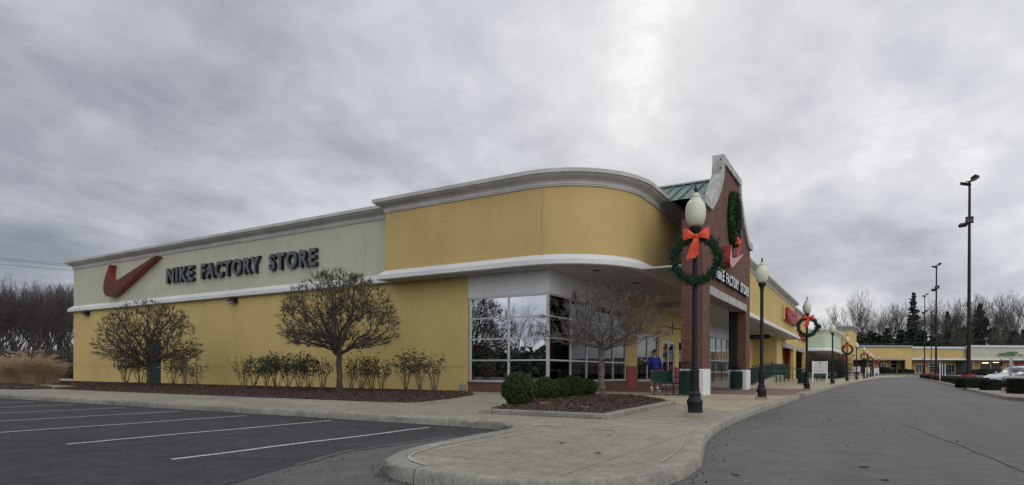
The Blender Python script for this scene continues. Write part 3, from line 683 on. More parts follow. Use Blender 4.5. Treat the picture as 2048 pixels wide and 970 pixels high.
# clothes racks behind the glass
def rack(x, y, label):
    t = thing('clothes_rack', label, 'clothes rack', (x, y, .14)); m = MB()
    for s in (-.6, .6): m.tube([(x, y+s, .14), (x, y+s, 1.5)], .02, 6); m.tube([(x-.3, y+s, .16), (x+.3, y+s, .16)], .02, 6)
    m.tube([(x, y-.6, 1.5), (x, y+.6, 1.5)], .02, 6); m.build('rail', MT['galv'], t)
    m = MB()
    for k in range(9):
        yy = y-.52+k*.13; m.prism([(x-.22, yy), (x+.22, yy), (x+.22, yy+.07), (x-.22, yy+.07)], .75+rnd.uniform(-.1, .1), 1.42)
    m.build('garments', MT['cloth'], t)
rack(-12.2, 22.0, 'rack of pale clothes just inside the corner glass'); rack(-12.0, 24.8, 'second clothes rack behind the side window, next to the planter tree')
rack(-12.3, 27.6, 'clothes rack behind the last side window before the red pier'); rack(-12.6, 46.0, 'clothes rack seen between the brick columns'); rack(-12.6, 51.5, 'farther clothes rack behind the gridded window past the portal')

# emblem and lettering on the side wall
SW = [(42.741,71.477)]
def bez(p0, p1, p2, p3, n=8): return [tuple(((1-t)**3*p0[i]+3*(1-t)**2*t*p1[i]+3*(1-t)*t*t*p2[i]+t**3*p3[i]) for i in (0, 1)) for t in [k/n for k in range(1, n+1)]]
def rel(segs, p):
    out = [p]
    for s in segs:
        q = [(p[0]+s[2*i], p[1]+s[2*i+1]) for i in range(3)]; out += bez(p, *q); p = q[-1]
    return out
sw = rel([(-9.881,11.604,-19.355,25.994,-19.45,36.75), (-.037,4.047,1.255,7.58,4.354,10.256), (4.46,3.854,9.374,5.213,14.264,5.221), (7.146,.01,14.242,-2.873,19.798,-5.096),
          (9.357,-3.742,112.79,-48.659,112.79,-48.659), (.998,-.5,.811,-1.123,-.438,-.812), (-.504,.126,-112.603,30.505,-112.603,30.505), (-2.2,.6,-4.5,.92,-6.524,.934),
          (-8.615,.051,-16.281,-4.731,-16.219,-14.808), (.024,-3.943,1.231,-8.698,4.028,-14.291)], (42.741, 71.477))[:-1]
x0 = min(p[0] for p in sw); x1 = max(p[0] for p in sw); y0 = min(p[1] for p in sw); y1 = max(p[1] for p in sw)
sw = [((p[0]-x0)/(x1-x0), 1-(p[1]-y0)/(y1-y0)) for p in sw]
def emblem(name, label, pts, mats, mapping, d):
    from mathutils.geometry import tessellate_polygon
    n = len(pts); tri = tessellate_polygon([[Vector((p[0], p[1], 0)) for p in pts]])
    V = [mapping(p, 0) for p in pts]+[mapping(p, d) for p in pts]; Fs = []; mi = []
    for t in tri: Fs.append(tuple(n+i for i in t)); mi.append(0); Fs.append(tuple(reversed(t))); mi.append(0)
    for i in range(n): Fs.append((i, (i+1) % n, n+(i+1) % n, n+i)); mi.append(1)
    m = MB(); m.v = V; m.f = Fs; m.m = mi; o = m.build(name, mats); return tag(o, label, 'sign')
emblem('emblem_sign', 'big dark red check-shaped emblem with bright red edges on the pale green side wall', sw, [MT['swoosh_face'], MT['swoosh_side']],
       lambda p, d: (-41.9+5.85*p[0]-.02, YW-.01-d, 5.52+2.10*p[1]), .44)
def words(label, loc, spec_, cap, dep, mats, ax, off=.03):
    t = thing('lettering_sign', label, 'sign', loc)
    for w, o, L in spec_: fit_text('word', w, L, cap, dep, mats, t, o, ax, off, 0, 1.2)
    return t
words('grey block lettering in one long row on the pale green side wall', (-29.5, YW, 5.98), [('NIKE', (-35.4, YW-.004, 5.98), 2.62), ('FACTORY', (-32.07, YW-.004, 5.98), 5.0), ('STORE', (-26.34, YW-.004, 5.98), 3.42)], .86, .20, [MT['letter_grey'], MT['letter_dark']], (1, 0), .035)

# ---------------------------------------------------------------- brick portal
portal = thing('entrance_portal', 'red brick gabled entrance portal on square columns with a weathered white coping', 'portico', (-5.6, 27.3, 0))
XF, XB = -5.25, -6.02; YC = 27.3
a = MB(); a.box(XB, XF, 22.3, 23.36, 1.05, 4.2); c1 = a.build('column', MT['brick'], portal)
a = MB(); a.box(XB, XF, 30.98, 32.05, 1.05, 4.2); c2 = a.build('column', MT['brick'], portal)
a = MB(); a.box(-6.03, -5.63, 30.93, 30.975, 1.1, 4.2); a.build('dark_side_panel', MT['black'], portal)  # flat black panel added over the rear half of the second column's side
for y0_, y1_ in ((22.3, 23.36), (30.98, 32.05)):
    a = MB(); a.box(XB-.035, XF+.035, y0_-.035, y1_+.035, .1, 1.05); a.extr([(y0_-.035, 1.05), (y1_+.035, 1.05), (y1_-.01, 1.085), (y0_+.01, 1.085)], XB-.03, XF+.03); a.each('column_base', MT['whitepaint'], portal)
a = MB(); a.box(XB+.1, XF+.03, 23.362, 30.978, 3.88, 4.2); a.build('beam', MT['coping'], portal)
half = [(1.95, 9.72), (1.98, 9.3), (2.06, 8.93), (2.55, 8.42), (3.08, 7.96), (3.6, 7.60), (4.0, 7.38), (4.12, 7.33), (5.02, 7.33)]
prof_o = [(YC-y, z) for y, z in reversed(half)]+[(YC+y, z) for y, z in half]      # outer outline left->right
gable = [(YC-5.0, 4.2)]+[(YC-4.98, 7.2)]+[(YC-y, z-.12) for y, z in reversed(half[:-1])]+[(YC+y, z-.12) for y, z in half[:-1]]+[(YC+4.78, 7.2)]+[(YC+4.78, 4.2)]
gable[0] = (22.3, 4.2); gable[1] = (22.3, 7.2); gable[-2] = (32.05, 7.2); gable[-1] = (32.05, 4.2)
a = MB(); a.extr([(22.3, 4.2), (22.3, 6.55), (32.05, 6.55), (32.05, 4.2)], XB, XF-.002); a.build('gable_wall', MT['brick'], portal)
XT = XF-.30
a = MB(); a.extr([(22.302, 6.55)]+gable[1:-1]+[(32.048, 6.55)], XT, XF-.002); a.build('gable_wall', MT['brick'], portal)
inn = [(YC-y, z) for y, z in reversed([(1.68, 9.42), (1.72, 9.12), (1.84, 8.78), (2.32, 8.20), (2.86, 7.72), (3.40, 7.32), (3.86, 7.05), (4.06, 7.02), (5.02, 7.02)])]
inn = inn+[(2*YC-y, z) for y, z in reversed(inn)]
a = MB(); n = len(prof_o)
V = []
for x in (XT-.06, XF+.09):
    V += [(x, y, z) for y, z in prof_o]+[(x, y, z) for y, z in inn]
k = 2*n; Fs = []
for i in range(n-1):
    Fs += [(k+i, k+i+1, k+n+i+1, k+n+i), (i, n+i, n+i+1, i+1), (i, i+1, k+i+1, k+i), (n+i, k+n+i, k+n+i+1, n+i+1)]
Fs += [(0, k, k+n, n), (n-1, 2*n-1, k+2*n-1, k+n-1)]
a.add(V, Fs); cop = a.build('coping', MT['coping'], portal)
a = MB()
for y, z in ((2.0, 9.5), (2.02, 9.15), (2.1, 8.78), (2.3, 8.52), (2.52, 8.3), (2.8, 8.03), (3.1, 7.83)): 
    a.sphere((XF-.02, YC-y-.03, z), .035, 8, 5); a.sphere((XF-.02, YC+y+.03, z), .035, 8, 5)
a.each('coping_light', MT['black'], portal)
# roof behind the gable, standing seams
a = MB(); rz0, ez0 = 9.30, 7.95
a.add([(XT-.05, YC, rz0), (-15.5, YC, rz0), (-15.5, YC-2.6, ez0), (XT-.05, YC-2.6, ez0), (XT-.05, YC, rz0+.001), (-15.5, YC, rz0+.001), (-15.5, YC+2.6, ez0), (XT-.05, YC+2.6, ez0)], [(0, 1, 2, 3), (4, 7, 6, 5)])
x = XT-.3
while x > -15.4:
    for s in (-1, 1):
        y2 = YC+s*2.6; a.add([(x, YC, rz0+.06), (x-.04, YC, rz0+.06), (x-.04, y2, ez0+.06), (x, y2, ez0+.06), (x, YC, rz0), (x-.04, YC, rz0), (x-.04, y2, ez0), (x, y2, ez0)], [(0, 1, 2, 3), (0, 3, 7, 4), (1, 5, 6, 2)])
    x -= .45
rf = a.build('roof', MT['green_roof'], portal)
a = MB(); a.extr([(YC-.14, rz0+.0), (YC, rz0+.11), (YC+.14, rz0+.0), (YC, rz0-.02)], -15.5, XT-.05); a.build('ridge_cap', MT['greytrim'], portal)
a = MB(); a.box(-15.4, -8.0, YC-2.5, YC+2.5, 7.3, 7.96); a.extr([(YC-2.5, 7.96), (YC+2.5, 7.96), (YC, rz0-.05)], -15.4, -15.3); a.build('side_wall', MT['brick'], portal)
a = MB(); a.prism([(-7.905, 22.32), (XF-.02, 22.32), (XF-.02, 32.03), (-7.905, 32.03)], 4.84, 4.90); a.build('soffit', MT['soffit'], portal)
a = MB(); a.lathe([(.13, 0), (.15, 0), (.15, -.015), (.10, -.015)], 16, (-6.7, 25.2, 4.838)); a.lathe([(.13, 0), (.15, 0), (.15, -.015), (.10, -.015)], 16, (-6.7, 29.2, 4.838)); a.each('soffit_light', MT['letter_dark'], portal)
words('small white block lettering in one row on the brick gable above the beam', (XF, 27.6, 4.55), [('NIKE', (XF+.002, 23.7, 4.55), 1.5), ('FACTORY', (XF+.002, 25.6, 4.55), 2.65), ('STORE', (XF+.002, 28.65, 4.55), 2.1)], .45, .16, [MT['letter_white'], MT['letter_dark']], (0, 1), .03)
emblem('emblem_sign', 'red check-shaped emblem with a faded pinkish face on the brick gable below the wreath', sw, [MT['swoosh_pink'], MT['swoosh_side']],
       lambda p, d: (XF+.003+d, 25.15+2.9*p[0], 5.17+.95*p[1]), .38)
# ---------------------------------------------------------------- second shop (same walk, past the portal)
def shopfront(name, label, loc): return thing(name, label, 'shop', loc)
s2 = shopfront('shop_building', 'yellow shop wall with red block sign and long white canopy just past the brick portal', (-9, 50, 0))
a = MB(); a.box(-7.35, -7.1, 33.9, 70.6, 4.8, 7.75); a.box(-11, -7.35, 70.4, 70.599, 4.8, 7.75); a.each('upper_wall', MT['yellow'], s2)
a = MB(); a.sweep([(-7.1, 33.9), (-7.1, 70.6), (-11, 70.6)], corn); a.build('cornice', MT['cornice'], s2)
a = MB(); a.sweep([(-7.1, 33.9), (-7.1, 73.2), (-10.4, 73.2)], [(-.1, 4.98), (.05, 4.98), (.3, 4.78), (.3, 4.58), (-.1, 4.55)]); a.build('ledge', MT['trim'], s2)
a = MB(); a.prism([(-7.0, 33.8), (-7.0, 73.3), (-10.49, 73.3), (-10.49, 33.8)], 4.57, 4.83); a.build('soffit', MT['soffit'], s2)
a = MB(); a.box(-11, -7.7, 34, 69.8, 7.5, 7.6); a.build('roof', MT['sealing'], s2)
a = MB(); a.box(-10.8, -10.5, 66.0, 67.0, .1, 4.6); a.box(-10.8, -10.501, 67.0, 69.9, 3.5, 4.6); a.box(-10.8, -10.5, 69.9, 80, .1, 4.6); a.each('recessed_wall', MT['farorange'], s2)
a = MB(); a.box(-10.52, -10.47, 66.0, 66.98, .1, 1.3); a.box(-10.52, -10.47, 69.92, 72, .1, 1.3); a.each('painted_base', MT['redpaint'], s2)
window(s2, 'door', 'x', -10.52, 67.02, 69.88, .13, 3.5, [68.4], [2.5], 'farglass', .16, .1, 'whitepaint')
a = MB(); a.box(-9.9, -9.6, 70.5, 77, 3.75, 4.15); a.box(-10.45, -9.6, 70.5, 77, 4.15, 4.22); a.build('inner_canopy', MT['trim'], s2)
a = MB()
for y in (40, 47, 54, 61, 67): a.lathe([(.13, 0), (.16, 0), (.16, -.02), (.1, -.02)], 12, (-9.0, y, 4.568))
a.each('soffit_light', MT['letter_dark'], s2)
tx = fit_text('lettering_sign', 'HAGGAR', 8.4, 1.25, .42, [MT['red_sign']], None, (-7.09, 61.2, 5.72), (0, 1), .05, 0, 1.0)
tag(tx, 'tall dark red block lettering on the yellow wall over the white canopy', 'sign')
a = MB(); a.box(-7.095, -6.9, 59.9, 60.7, 5.8, 7.0); tag(a.build('blank_sign', MT['yellow']), 'thin blank yellow sign box left of the tall red lettering', 'sign')
bl = thing('blade_sign', 'rounded black hanging sign with pale lettering under the white canopy', 'sign', (-8.6, 58, 0))
a = MB(); P_ = []
for k in range(13): t = -PI/2+PI*k/12; P_.append((.78+.19*math.cos(t), 4.12+.19*math.sin(t)))
for k in range(13): t = PI/2+PI*k/12; P_.append((-.78+.19*math.cos(t), 4.12+.19*math.sin(t)))
a.extr([(p[0]-8.75, p[1]) for p in P_], 57.9, 57.98, axis='y'); a.build('panel', MT['black'], bl)
a = MB()
for s in (-.6, .6): a.tube([(-8.75+s, 57.94, 4.3), (-8.75+s, 57.94, 4.57)], .012, 6)
a.each('hanger', MT['black'], bl)
fit_text('lettering', 'MORE STORES', 1.1, .12, .01, [MT['greytext'] if False else MT['galv']], bl, (-9.3, 57.895, 4.06), (1, 0), .0)

# third shop with two framed openings
s3 = shopfront('shop_building', 'yellow shop with two dark framed arcade openings and a lower red sign behind the railing', (-9, 84, 0)); X3 = -8.3
a = MB()
def wallx(x, y0, y1, z0, z1, m=a): m.box(x-.35, x, y0, y1, z0, z1)
wallx(X3, 66.3, 70.6, .1, 8.3); wallx(X3, 70.6, 81.5, 4.15, 8.3); wallx(X3, 81.5, 84.2, .1, 8.3); wallx(X3, 84.2, 95.5, 4.15, 8.3); wallx(X3, 95.5, 101, .1, 8.3)
a.box(-11, X3-.35, 66.3, 66.6, .1, 4.5); a.box(-14, X3-.35, 100.7, 101, .1, 8.3); a.build('wall', MT['yellow'], s3)
a = MB(); a.box(X3-.3, X3+.05, 70.55, 81.55, 3.72, 4.2); a.box(X3-.3, X3+.05, 84.15, 95.55, 3.72, 4.2); a.each('lintel', MT['greytrim'], s3)
a = MB(); a.sweep([(X3, 66.3), (X3, 101), (-14, 101)], [(o, z+.55) for o, z in corn]); a.build('cornice', MT['cornice'], s3)
a = MB(); a.box(-11.4, -11.1, 66.6, 100.7, .1, 4.5); a.box(-11.1, X3-.35, 66.6, 100.7, 4.4, 4.5); a.each('recessed_wall', MT['farorange'], s3)
window(s3, 'window', 'x', -11.05, 72, 80, .6, 3.4, [74.5, 77.2], [2.2], 'farglass', .1)
window(s3, 'door', 'x', -11.05, 85.5, 88.2, .15, 3.0, [86.8], [], 'farglass', .16, .1, 'whitepaint')
for y in (76.2, 89.7):
    a = MB(); a.lathe([(.42, .1), (.42, 4.15)], 16, (X3-1.2, y, 0)); a.build('column', MT['redcol'], s3, smooth=True)
tx = fit_text('lettering_sign', 'BASS', 9.5, .95, .40, [MT['red_sign']], None, (X3+.01, 87.0, 5.35), (0, 1), .05)
tag(tx, 'smaller red block lettering on the yellow wall behind the second wreath lamp', 'sign')

# green corner block and the tower behind it
s4 = shopfront('shop_building', 'pale green corner shop with a white ledge above dark bushes, middle of the row', (-8, 112, 0))
gp = [(-22, 110.3), (-6.9, 111.9), (-6.2, 112.4), (-5.8, 113.3), (-5.15, 131)]
def zz(prof, dz): return [(o, z+dz) for o, z in prof]
a = MB(); a.sweep(gp, [(0, 4.85), (0, 7.6), (-.4, 7.6), (-.4, 4.85)], closed_prof=True); a.each('upper_wall', MT['mint'], s4)
a = MB(); a.sweep(gp, [(.0, 7.45), (.12, 7.5), (.2, 7.7), (.5, 7.85), (.55, 8.1), (-.4, 8.12), (-.4, 7.5)]); a.build('cornice', MT['trim'], s4)
a = MB(); a.sweep(gp, [(0, 5.0), (.3, 4.75), (.3, 4.5), (-.1, 4.5)]); a.build('ledge', MT['trim'], s4)
a = MB(); a.sweep([(-22, 112.8), (-9.5, 113.6), (-9.0, 131)], [(0, .1), (0, 4.6), (-.3, 4.6), (-.3, .1)], closed_prof=True); a.build('lower_wall', MT['brick'], s4)
a = MB(); a.prism([(-21.5, 111), (-7, 112.2), (-5.9, 113.5), (-5.3, 131), (-21.5, 131)], 4.5, 4.6); a.prism([(-21.5, 111), (-7, 112.2), (-5.9, 113.5), (-5.3, 131), (-21.5, 131)], 7.5, 7.6); a.build('soffit', MT['soffit'], s4)
for k, x in enumerate((-16.5, -13.5)): window(s4, 'window', 'y', 113.0, x, x+2.4, .8, 3.6, [x+1.2], [2.2], 'farglass', .1)
s5 = shopfront('shop_building', 'narrow yellow corner tower with grey cornice beside the pale green shop', (-4.5, 130, 0))
a = MB(); a.prism([(-6.9, 131.3), (-3.9, 131.6), (-3.1, 133), (-2.9, 146), (-6.9, 146)], 4.4, 9.2); a.each('upper_wall', MT['yellow'], s5)
a = MB(); a.sweep([(-6.9, 131.3), (-3.9, 131.6), (-3.1, 133), (-2.9, 146)], [(.0, 8.9), (.12, 9.0), (.3, 9.35), (.55, 9.5), (.58, 9.8), (-.4, 9.8), (-.4, 9)]); a.build('cornice', MT['greytrim'], s5)
a = MB(); a.box(-4.2, -3.2, 131.6, 132.6, 1.2, 4.4); a.box(-6.8, -5.8, 131.6, 132.6, 1.2, 4.4); a.each('pier', MT['yellow'], s5)
a = MB(); a.box(-4.25, -3.15, 131.55, 132.65, .1, 1.2); a.box(-6.85, -5.75, 131.55, 132.65, .1, 1.2); a.each('column_base', MT['whitepaint'], s5)
a = MB(); a.lathe([(.38, .2), (.38, 4.4)], 14, (-4.7, 132.1, 0)); a.build('column', MT['redcol'], s5, smooth=True)
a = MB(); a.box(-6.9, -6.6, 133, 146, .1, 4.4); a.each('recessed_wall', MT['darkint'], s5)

# ---------------------------------------------------------------- shops closing the far end (built in their own frame: x along the row)
def far_bits(px, d): return at(px, d)
def far_place(px, d, z): x, y = at(px, d); return (x, y, z)
ZB = .84
def far_shop(label, px, d, Wd, H, wallm, openings, top='greytrim', ledge=None, rz=YAW, base='farorange'):
    t = thing('shop_building', label, 'shop', (0, 0, 0))
    a = MB(); u = 0
    a.box(0, Wd, 0, .4, 3.55, H-.35)
    for (u0, u1) in openings: a.box(u0, u1, 0, .4, 0, 3.55)
    a.build('wall', MT[wallm], t)
    a = MB(); a.box(-.25, Wd+.1, -.35, .5, H-.38, H); a.box(-.12, Wd+.05, -.18, .3, H-.6, H-.38); a.build('cornice', MT[top], t)
    if ledge: a = MB(); a.box(-.1, Wd, -.35, .1, 3.3, 3.72); a.build('ledge', MT[ledge], t)
    a = MB(); a.box(0, Wd, 3.2, 3.5, 0, 3.6); a.box(0, Wd, .4, 3.3, 3.5, 3.6); a.each('recessed_wall', MT[base], t)
    a = MB(); a.box(0, Wd, .5, 18, H-.5, H-.4); a.box(Wd-.3, Wd, .4, 18, 0, H-.5); a.box(0, .3, .4, 18, 0, H-.5); a.box(0, Wd, 17.7, 18, 0, H-.5); a.build('roof', MT['sealing'], t)
    return t
def far_window(t, u0, u1, z0, z1, us, zs, y=3.1, name='window', mul='alu', tk=.13):
    return window(t, name, 'y', y, u0, u1, z0, z1, us, zs, 'farglass', tk, .12, mul)
f1 = far_shop('wide plain yellow shop closing the far end of the street, dark arcade below', 1698, 150, 15.4, 6.85, 'yellow', [(-.2, .5), (13.9, 15.4)])
a = MB(); a.box(.5, 13.9, -.06, .2, 3.2, 3.58); a.each('lintel', MT['greytrim'], f1)
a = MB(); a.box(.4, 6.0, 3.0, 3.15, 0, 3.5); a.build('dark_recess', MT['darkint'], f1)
far_window(f1, 6.3, 7.9, .7, 3.3, [], [1.5, 2.4], name='window'); far_window(f1, 9.0, 11.2, 0, 2.4, [9.8, 10.6], [], name='door', mul='whitepaint'); far_window(f1, 12.0, 13.8, .5, 3.3, [], [1.3, 2.2])
a = MB(); a.lathe([(.32, 0), (.32, 3.5)], 12, (6.5, .9, 0)); a.build('column', MT['redcol'], f1, smooth=True)
f1.location = far_place(1698, 150, ZB); f1.rotation_euler = (0, 0, YAW)
f2 = far_shop('long orange shop with white eaves line behind the tall light poles', 1823, 151, 14.0, 6.6, 'orange', [], 'trim', 'trim')
far_window(f2, .3, 1.9, .2, 3.2, [], [1.0, 1.7, 2.4], mul='whitepaint'); far_window(f2, 3.0, 5.4, 0, 2.3, [3.9, 4.6], [], name='door', mul='whitepaint'); far_window(f2, 6.3, 9.7, .3, 3.1, [8.0], [1.1, 1.8, 2.5])
far_window(f2, 10.5, 13.0, 0, 2.35, [11.3, 12.2], [], name='door', mul='whitepaint')
f2.location = far_place(1823, 151, ZB); f2.rotation_euler = (0, 0, YAW)
f3 = far_shop('pale green beige shop with slanted green lettering at the far right', 1937, 150, 26, 6.95, 'beige', [], 'trim', 'trim')
far_window(f3, .6, 3.6, .4, 3.1, [1.8], [1.1, 1.8, 2.5]); far_window(f3, 5.0, 10.6, .6, 3.3, [7.9], []); far_window(f3, 11.8, 13.6, 0, 2.4, [12.6], [], name='door', mul='whitepaint')
a = MB(); a.box(5.6, 7.2, 2.9, 2.95, 2.6, 2.75); a.box(8.3, 9.8, 2.9, 2.95, 2.75, 2.85); a.each('interior_lamp', MT['lampglow'], f3)
a = MB(); a.box(14.2, 24, 2.9, 3.05, 1.2, 2.9); a.build('window_poster', MT['red_sign'], f3)
f3.location = far_place(1937, 150, ZB); f3.rotation_euler = (0, 0, YAW)
def far_text(body, px0, px1, z, cap, mat_, label, d, shear=0):
    x0_, y0_ = at(px0, d); x1_, y1_ = at(px1, d)
    o = fit_text('lettering_sign', body, math.dist((x0_, y0_), (x1_, y1_)), cap, .15, [mat_], None, (x0_, y0_, z), R2, .03, shear); return tag(o, label, 'sign')
far_text('easy', 1997, 2012, 5.15, .75, MT['green_sign'], 'small slanted green word at the left of the far green lettering', 149.55, .4)
far_text('SPIRIT', 2012, 2036, 5.2, 1.05, MT['green_sign'], 'larger slanted green word on the far pale green shop', 149.55, .4)
a = MB(); q = at(2044, 149.6); a.lathe([(.5, 0), (.6, .05), (.5, .1)], 10, (q[0], q[1], 5.6)); tag(a.build('emblem_sign', MT['trim']), 'tiny pale round mark right of the green lettering on the far shop', 'sign')

# ---------------------------------------------------------------- street lamps with wreaths
def make_lamp():
    t = thing('street_lamp', None, 'street lamp')
    a = MB(); a.prism([(-.17, -.17), (.17, -.17), (.17, .17), (-.17, .17)], -.06, .075); a.build('footing', MT['concbase'], t)
    a = MB(); a.lathe([(.155, .075), (.155, .10), (.145, .11), (.145, .26), (.15, .27), (.15, .30), (.12, .34), (.105, .39), (.12, .40), (.12, .43), (.10, .445), (.085, .50), (.095, .51), (.095, .54), (.075, .55), (.072, .82), (.085, .83), (.09, .86), (.085, .89), (.065, .90), (.065, .93), (.055, .94)], 16)
    for k in range(12):
        u = 2*PI*k/12; a.tube([(.075*math.cos(u), .075*math.sin(u), .56), (.072*math.cos(u), .072*math.sin(u), .81)], .008, 4)
    a.build('base', MT['black'], t, smooth=True)
    a = MB(); a.prism([(-.15, -.16), (-.09, -.16), (-.09, -.14), (-.15, -.14)], .08, .22); a.build('hatch', MT['galv'], t)
    a = MB(); a.tube([(0, 0, .93), (0, 0, 3.38)], [.055, .05], 14); a.lathe([(.05, 3.38), (.07, 3.39), (.07, 3.42), (.055, 3.44), (.06, 3.47), (.10, 3.52), (.115, 3.58), (.115, 3.60), (.06, 3.61)], 16); a.build('pole', MT['black'], t, smooth=True)
    a = MB(); a.lathe([(.08, 3.605), (.135, 3.64), (.17, 3.72), (.188, 3.83), (.19, 3.92), (.18, 4.0), (.152, 4.06), (.12, 4.10), (.105, 4.115), (.10, 4.14), (.09, 4.16), (.10, 4.18), (.095, 4.20), (.06, 4.215), (.055, 4.24), (.02, 4.26)], 24); a.build('globe', MT['globe'], t, smooth=True)
    a = MB(); a.lathe([(.03, 4.255), (.035, 4.27), (.015, 4.28), (.028, 4.31), (.03, 4.33), (.018, 4.36), (.008, 4.40), (.002, 4.41)], 10); a.build('finial', MT['black'], t, smooth=True)
    return t
def make_wreath():
    t = thing('wreath', None, 'wreath')
    n = 12000; u = nr.uniform(0, 2*PI, n); clump = np.sin(u*17)*.012+np.sin(u*29+1)*.014+np.sin(u*11+.5)*.012
    rr_ = .43+clump+nr.normal(0, .038, n); th = nr.normal(0, .045, n)
    P = np.stack([rr_*np.cos(u), th, rr_*np.sin(u)], 1)
    # tufts of tips
    T = []
    for _ in range(170):
        a_ = rnd.uniform(0, 2*PI); c0 = np.array([(.43+rnd.uniform(-.05, .06))*math.cos(a_), rnd.uniform(-.06, .05), (.43+rnd.uniform(-.05, .06))*math.sin(a_)])
        dr = np.array([math.cos(a_+rnd.uniform(-1.3, 1.3)), rnd.uniform(-.6, .4), math.sin(a_+rnd.uniform(-1.3, 1.3))])
        for s in np.linspace(0, .12, 26): T.append(c0+dr*s+nr.normal(0, .011, 3))
    P = np.concatenate([P, np.array(T)]); V, Fs = leaves_np(P, .016, 2.6); mesh_np('greenery', V, Fs, MT['wreath'], t, world=False)
    a = MB(); ring = [(.43*math.cos(x), 0, .43*math.sin(x)) for x in np.linspace(0, 2*PI, 33)]; a.tube(ring, .05, 6); a.build('hoop', MT['wreath'], t, smooth=True)
    return t
def make_bow(t):
    def ribbon_loop(s):
        m = MB(); V = []
        n = 9
        for i in range(n):
            u = i/(n-1); x = s*(.02+.24*u); z = .44+.05*u+.02*math.sin(u*3); h = .025+.105*u**.8; bulge = .05*math.sin(u*PI)+.01
            V += [(x, -.10-bulge, z-h), (x, -.13-bulge, z+.01), (x, -.10-bulge, z+h), (x, -.07+bulge*.6, z+h), (x, -.06+bulge*.6, z-h)]
        k = 5; Fs = []
        for i in range(n-1):
            for j in range(k): a_, b_ = i*k+j, i*k+(j+1) % k; Fs.append((a_, b_, b_+k, a_+k))
        Fs.append(tuple(range(k))); Fs.append(tuple((n-1)*k+j for j in range(k-1, -1, -1)))
        m.add(V, Fs); return m
    a = MB()
    for s in (-1, 1): m = ribbon_loop(s); k = len(a.v); a.v += m.v; a.f += [tuple(i+k for i in f) for f in m.f]; a.m += m.m
    a.sphere((0, -.13, .45), .045, 10, 6)
    def tail(x0_, x1_, w, L, y0_):
        V = []; n = 8
        for i in range(n):
            u = i/(n-1); xx = x0_+(x1_-x0_)*u; z = .43-L*u; ww = .02+w*u**.7; y_ = y0_-.02*math.sin(u*5)
            V += [(xx-ww, y_, z-(.03*u)), (xx+ww, y_-.01, z), (xx+ww, y_+.01, z), (xx-ww, y_+.015, z-(.03*u))]
        Fs = []
        for i in range(n-1):
            for j in range(4): a_, b_ = i*4+j, i*4+(j+1) % 4; Fs.append((a_, b_, b_+4, a_+4))
        Fs += [(0, 1, 2, 3), tuple((n-1)*4+j for j in (3, 2, 1, 0))]; a.add(V, Fs)
    tail(-.01, -.10, .085, .42, -.135); tail(.02, -.02, .06, .36, -.12)
    return a.build('bow', MT['bow'], t, world=False, smooth=True)
lamp = make_lamp(); wr = make_wreath(); make_bow(wr)
LAMPS = [(11.76, -2.91, 'nearest and largest black street lamp, standing by the planter', 1), (20.21, -2.96, 'second nearest street lamp, with no wreath, in front of the brick portal', 0),
 (31.7, -2.66, 'street lamp with a wreath just left of the white information board', 1), (48.1, -2.41, 'street lamp without a wreath just right of the white information board', 0),
 (64.7, -2.04, 'street lamp whose wreath hangs before the narrow yellow tower', 1), (78.4, -1.54, 'bare street lamp between the yellow tower and the far wreaths', 0),
 (93.7, -.97, 'street lamp with the first of the three small far wreaths', 1), (108, -.72, 'small far bare lamp right beside the first far wreath', 0),
 (122, -.3, 'small far lamp with the second of the three far wreaths', 1), (137, .06, 'tiny far bare lamp between the last two wreaths', 0), (155, 1.15, 'farthest lamp of the row, its wreath the smallest', 1)]
first = True; fw = True
for k, (y, x, lb, w) in enumerate(LAMPS):
    L = lamp if first else copy_tree(lamp); first = False
    L.location = (x, y, W+zt(x, y)); L.rotation_euler = (0, 0, 0); tag(L, lb, 'street lamp', 'black globe street lamps along the kerb')
    if w:
        q = wr if fw else copy_tree(wr); fw = False
        q.location = (x+.03, y-.07, W+zt(x, y)+2.98); q.rotation_euler = (0, 0, .24-.03*k if k < 5 else .05); q.rotation_euler.y = rnd.uniform(-.15, .15) if k else 0
        q.scale = (.90, .90, .92)
        tag(q, {0: 'largest evergreen wreath with a red bow on the nearest lamp', 2: 'evergreen wreath with red bow left of the white information board', 4: 'evergreen wreath with red bow before the narrow yellow tower', 6: 'first of the three small far wreaths with red bows', 8: 'middle of the three small far wreaths', 10: 'last and smallest wreath on the farthest lamp'}[k], 'wreath', 'evergreen wreaths with red bows on the lamps')
for (px, d, lb) in ((1845, 141, 'tiny far lamp standing before the orange far shop'), (2003, 132, 'tiny far lamp below the green lettering of the far shop')):
    x, y = at(px, d); L = copy_tree(lamp); L.location = (x, y, zt(x, y)+.1); tag(L, lb, 'street lamp', 'black globe street lamps along the kerb')
x, y = at(2003, 131.8); q = copy_tree(wr); q.location = (x, y, zt(x, y)+2.9); q.rotation_euler = (0, 0, YAW+1.35); tag(q, 'tiny wreath seen edge-on below the green lettering of the far shop', 'wreath', 'evergreen wreaths with red bows on the lamps')
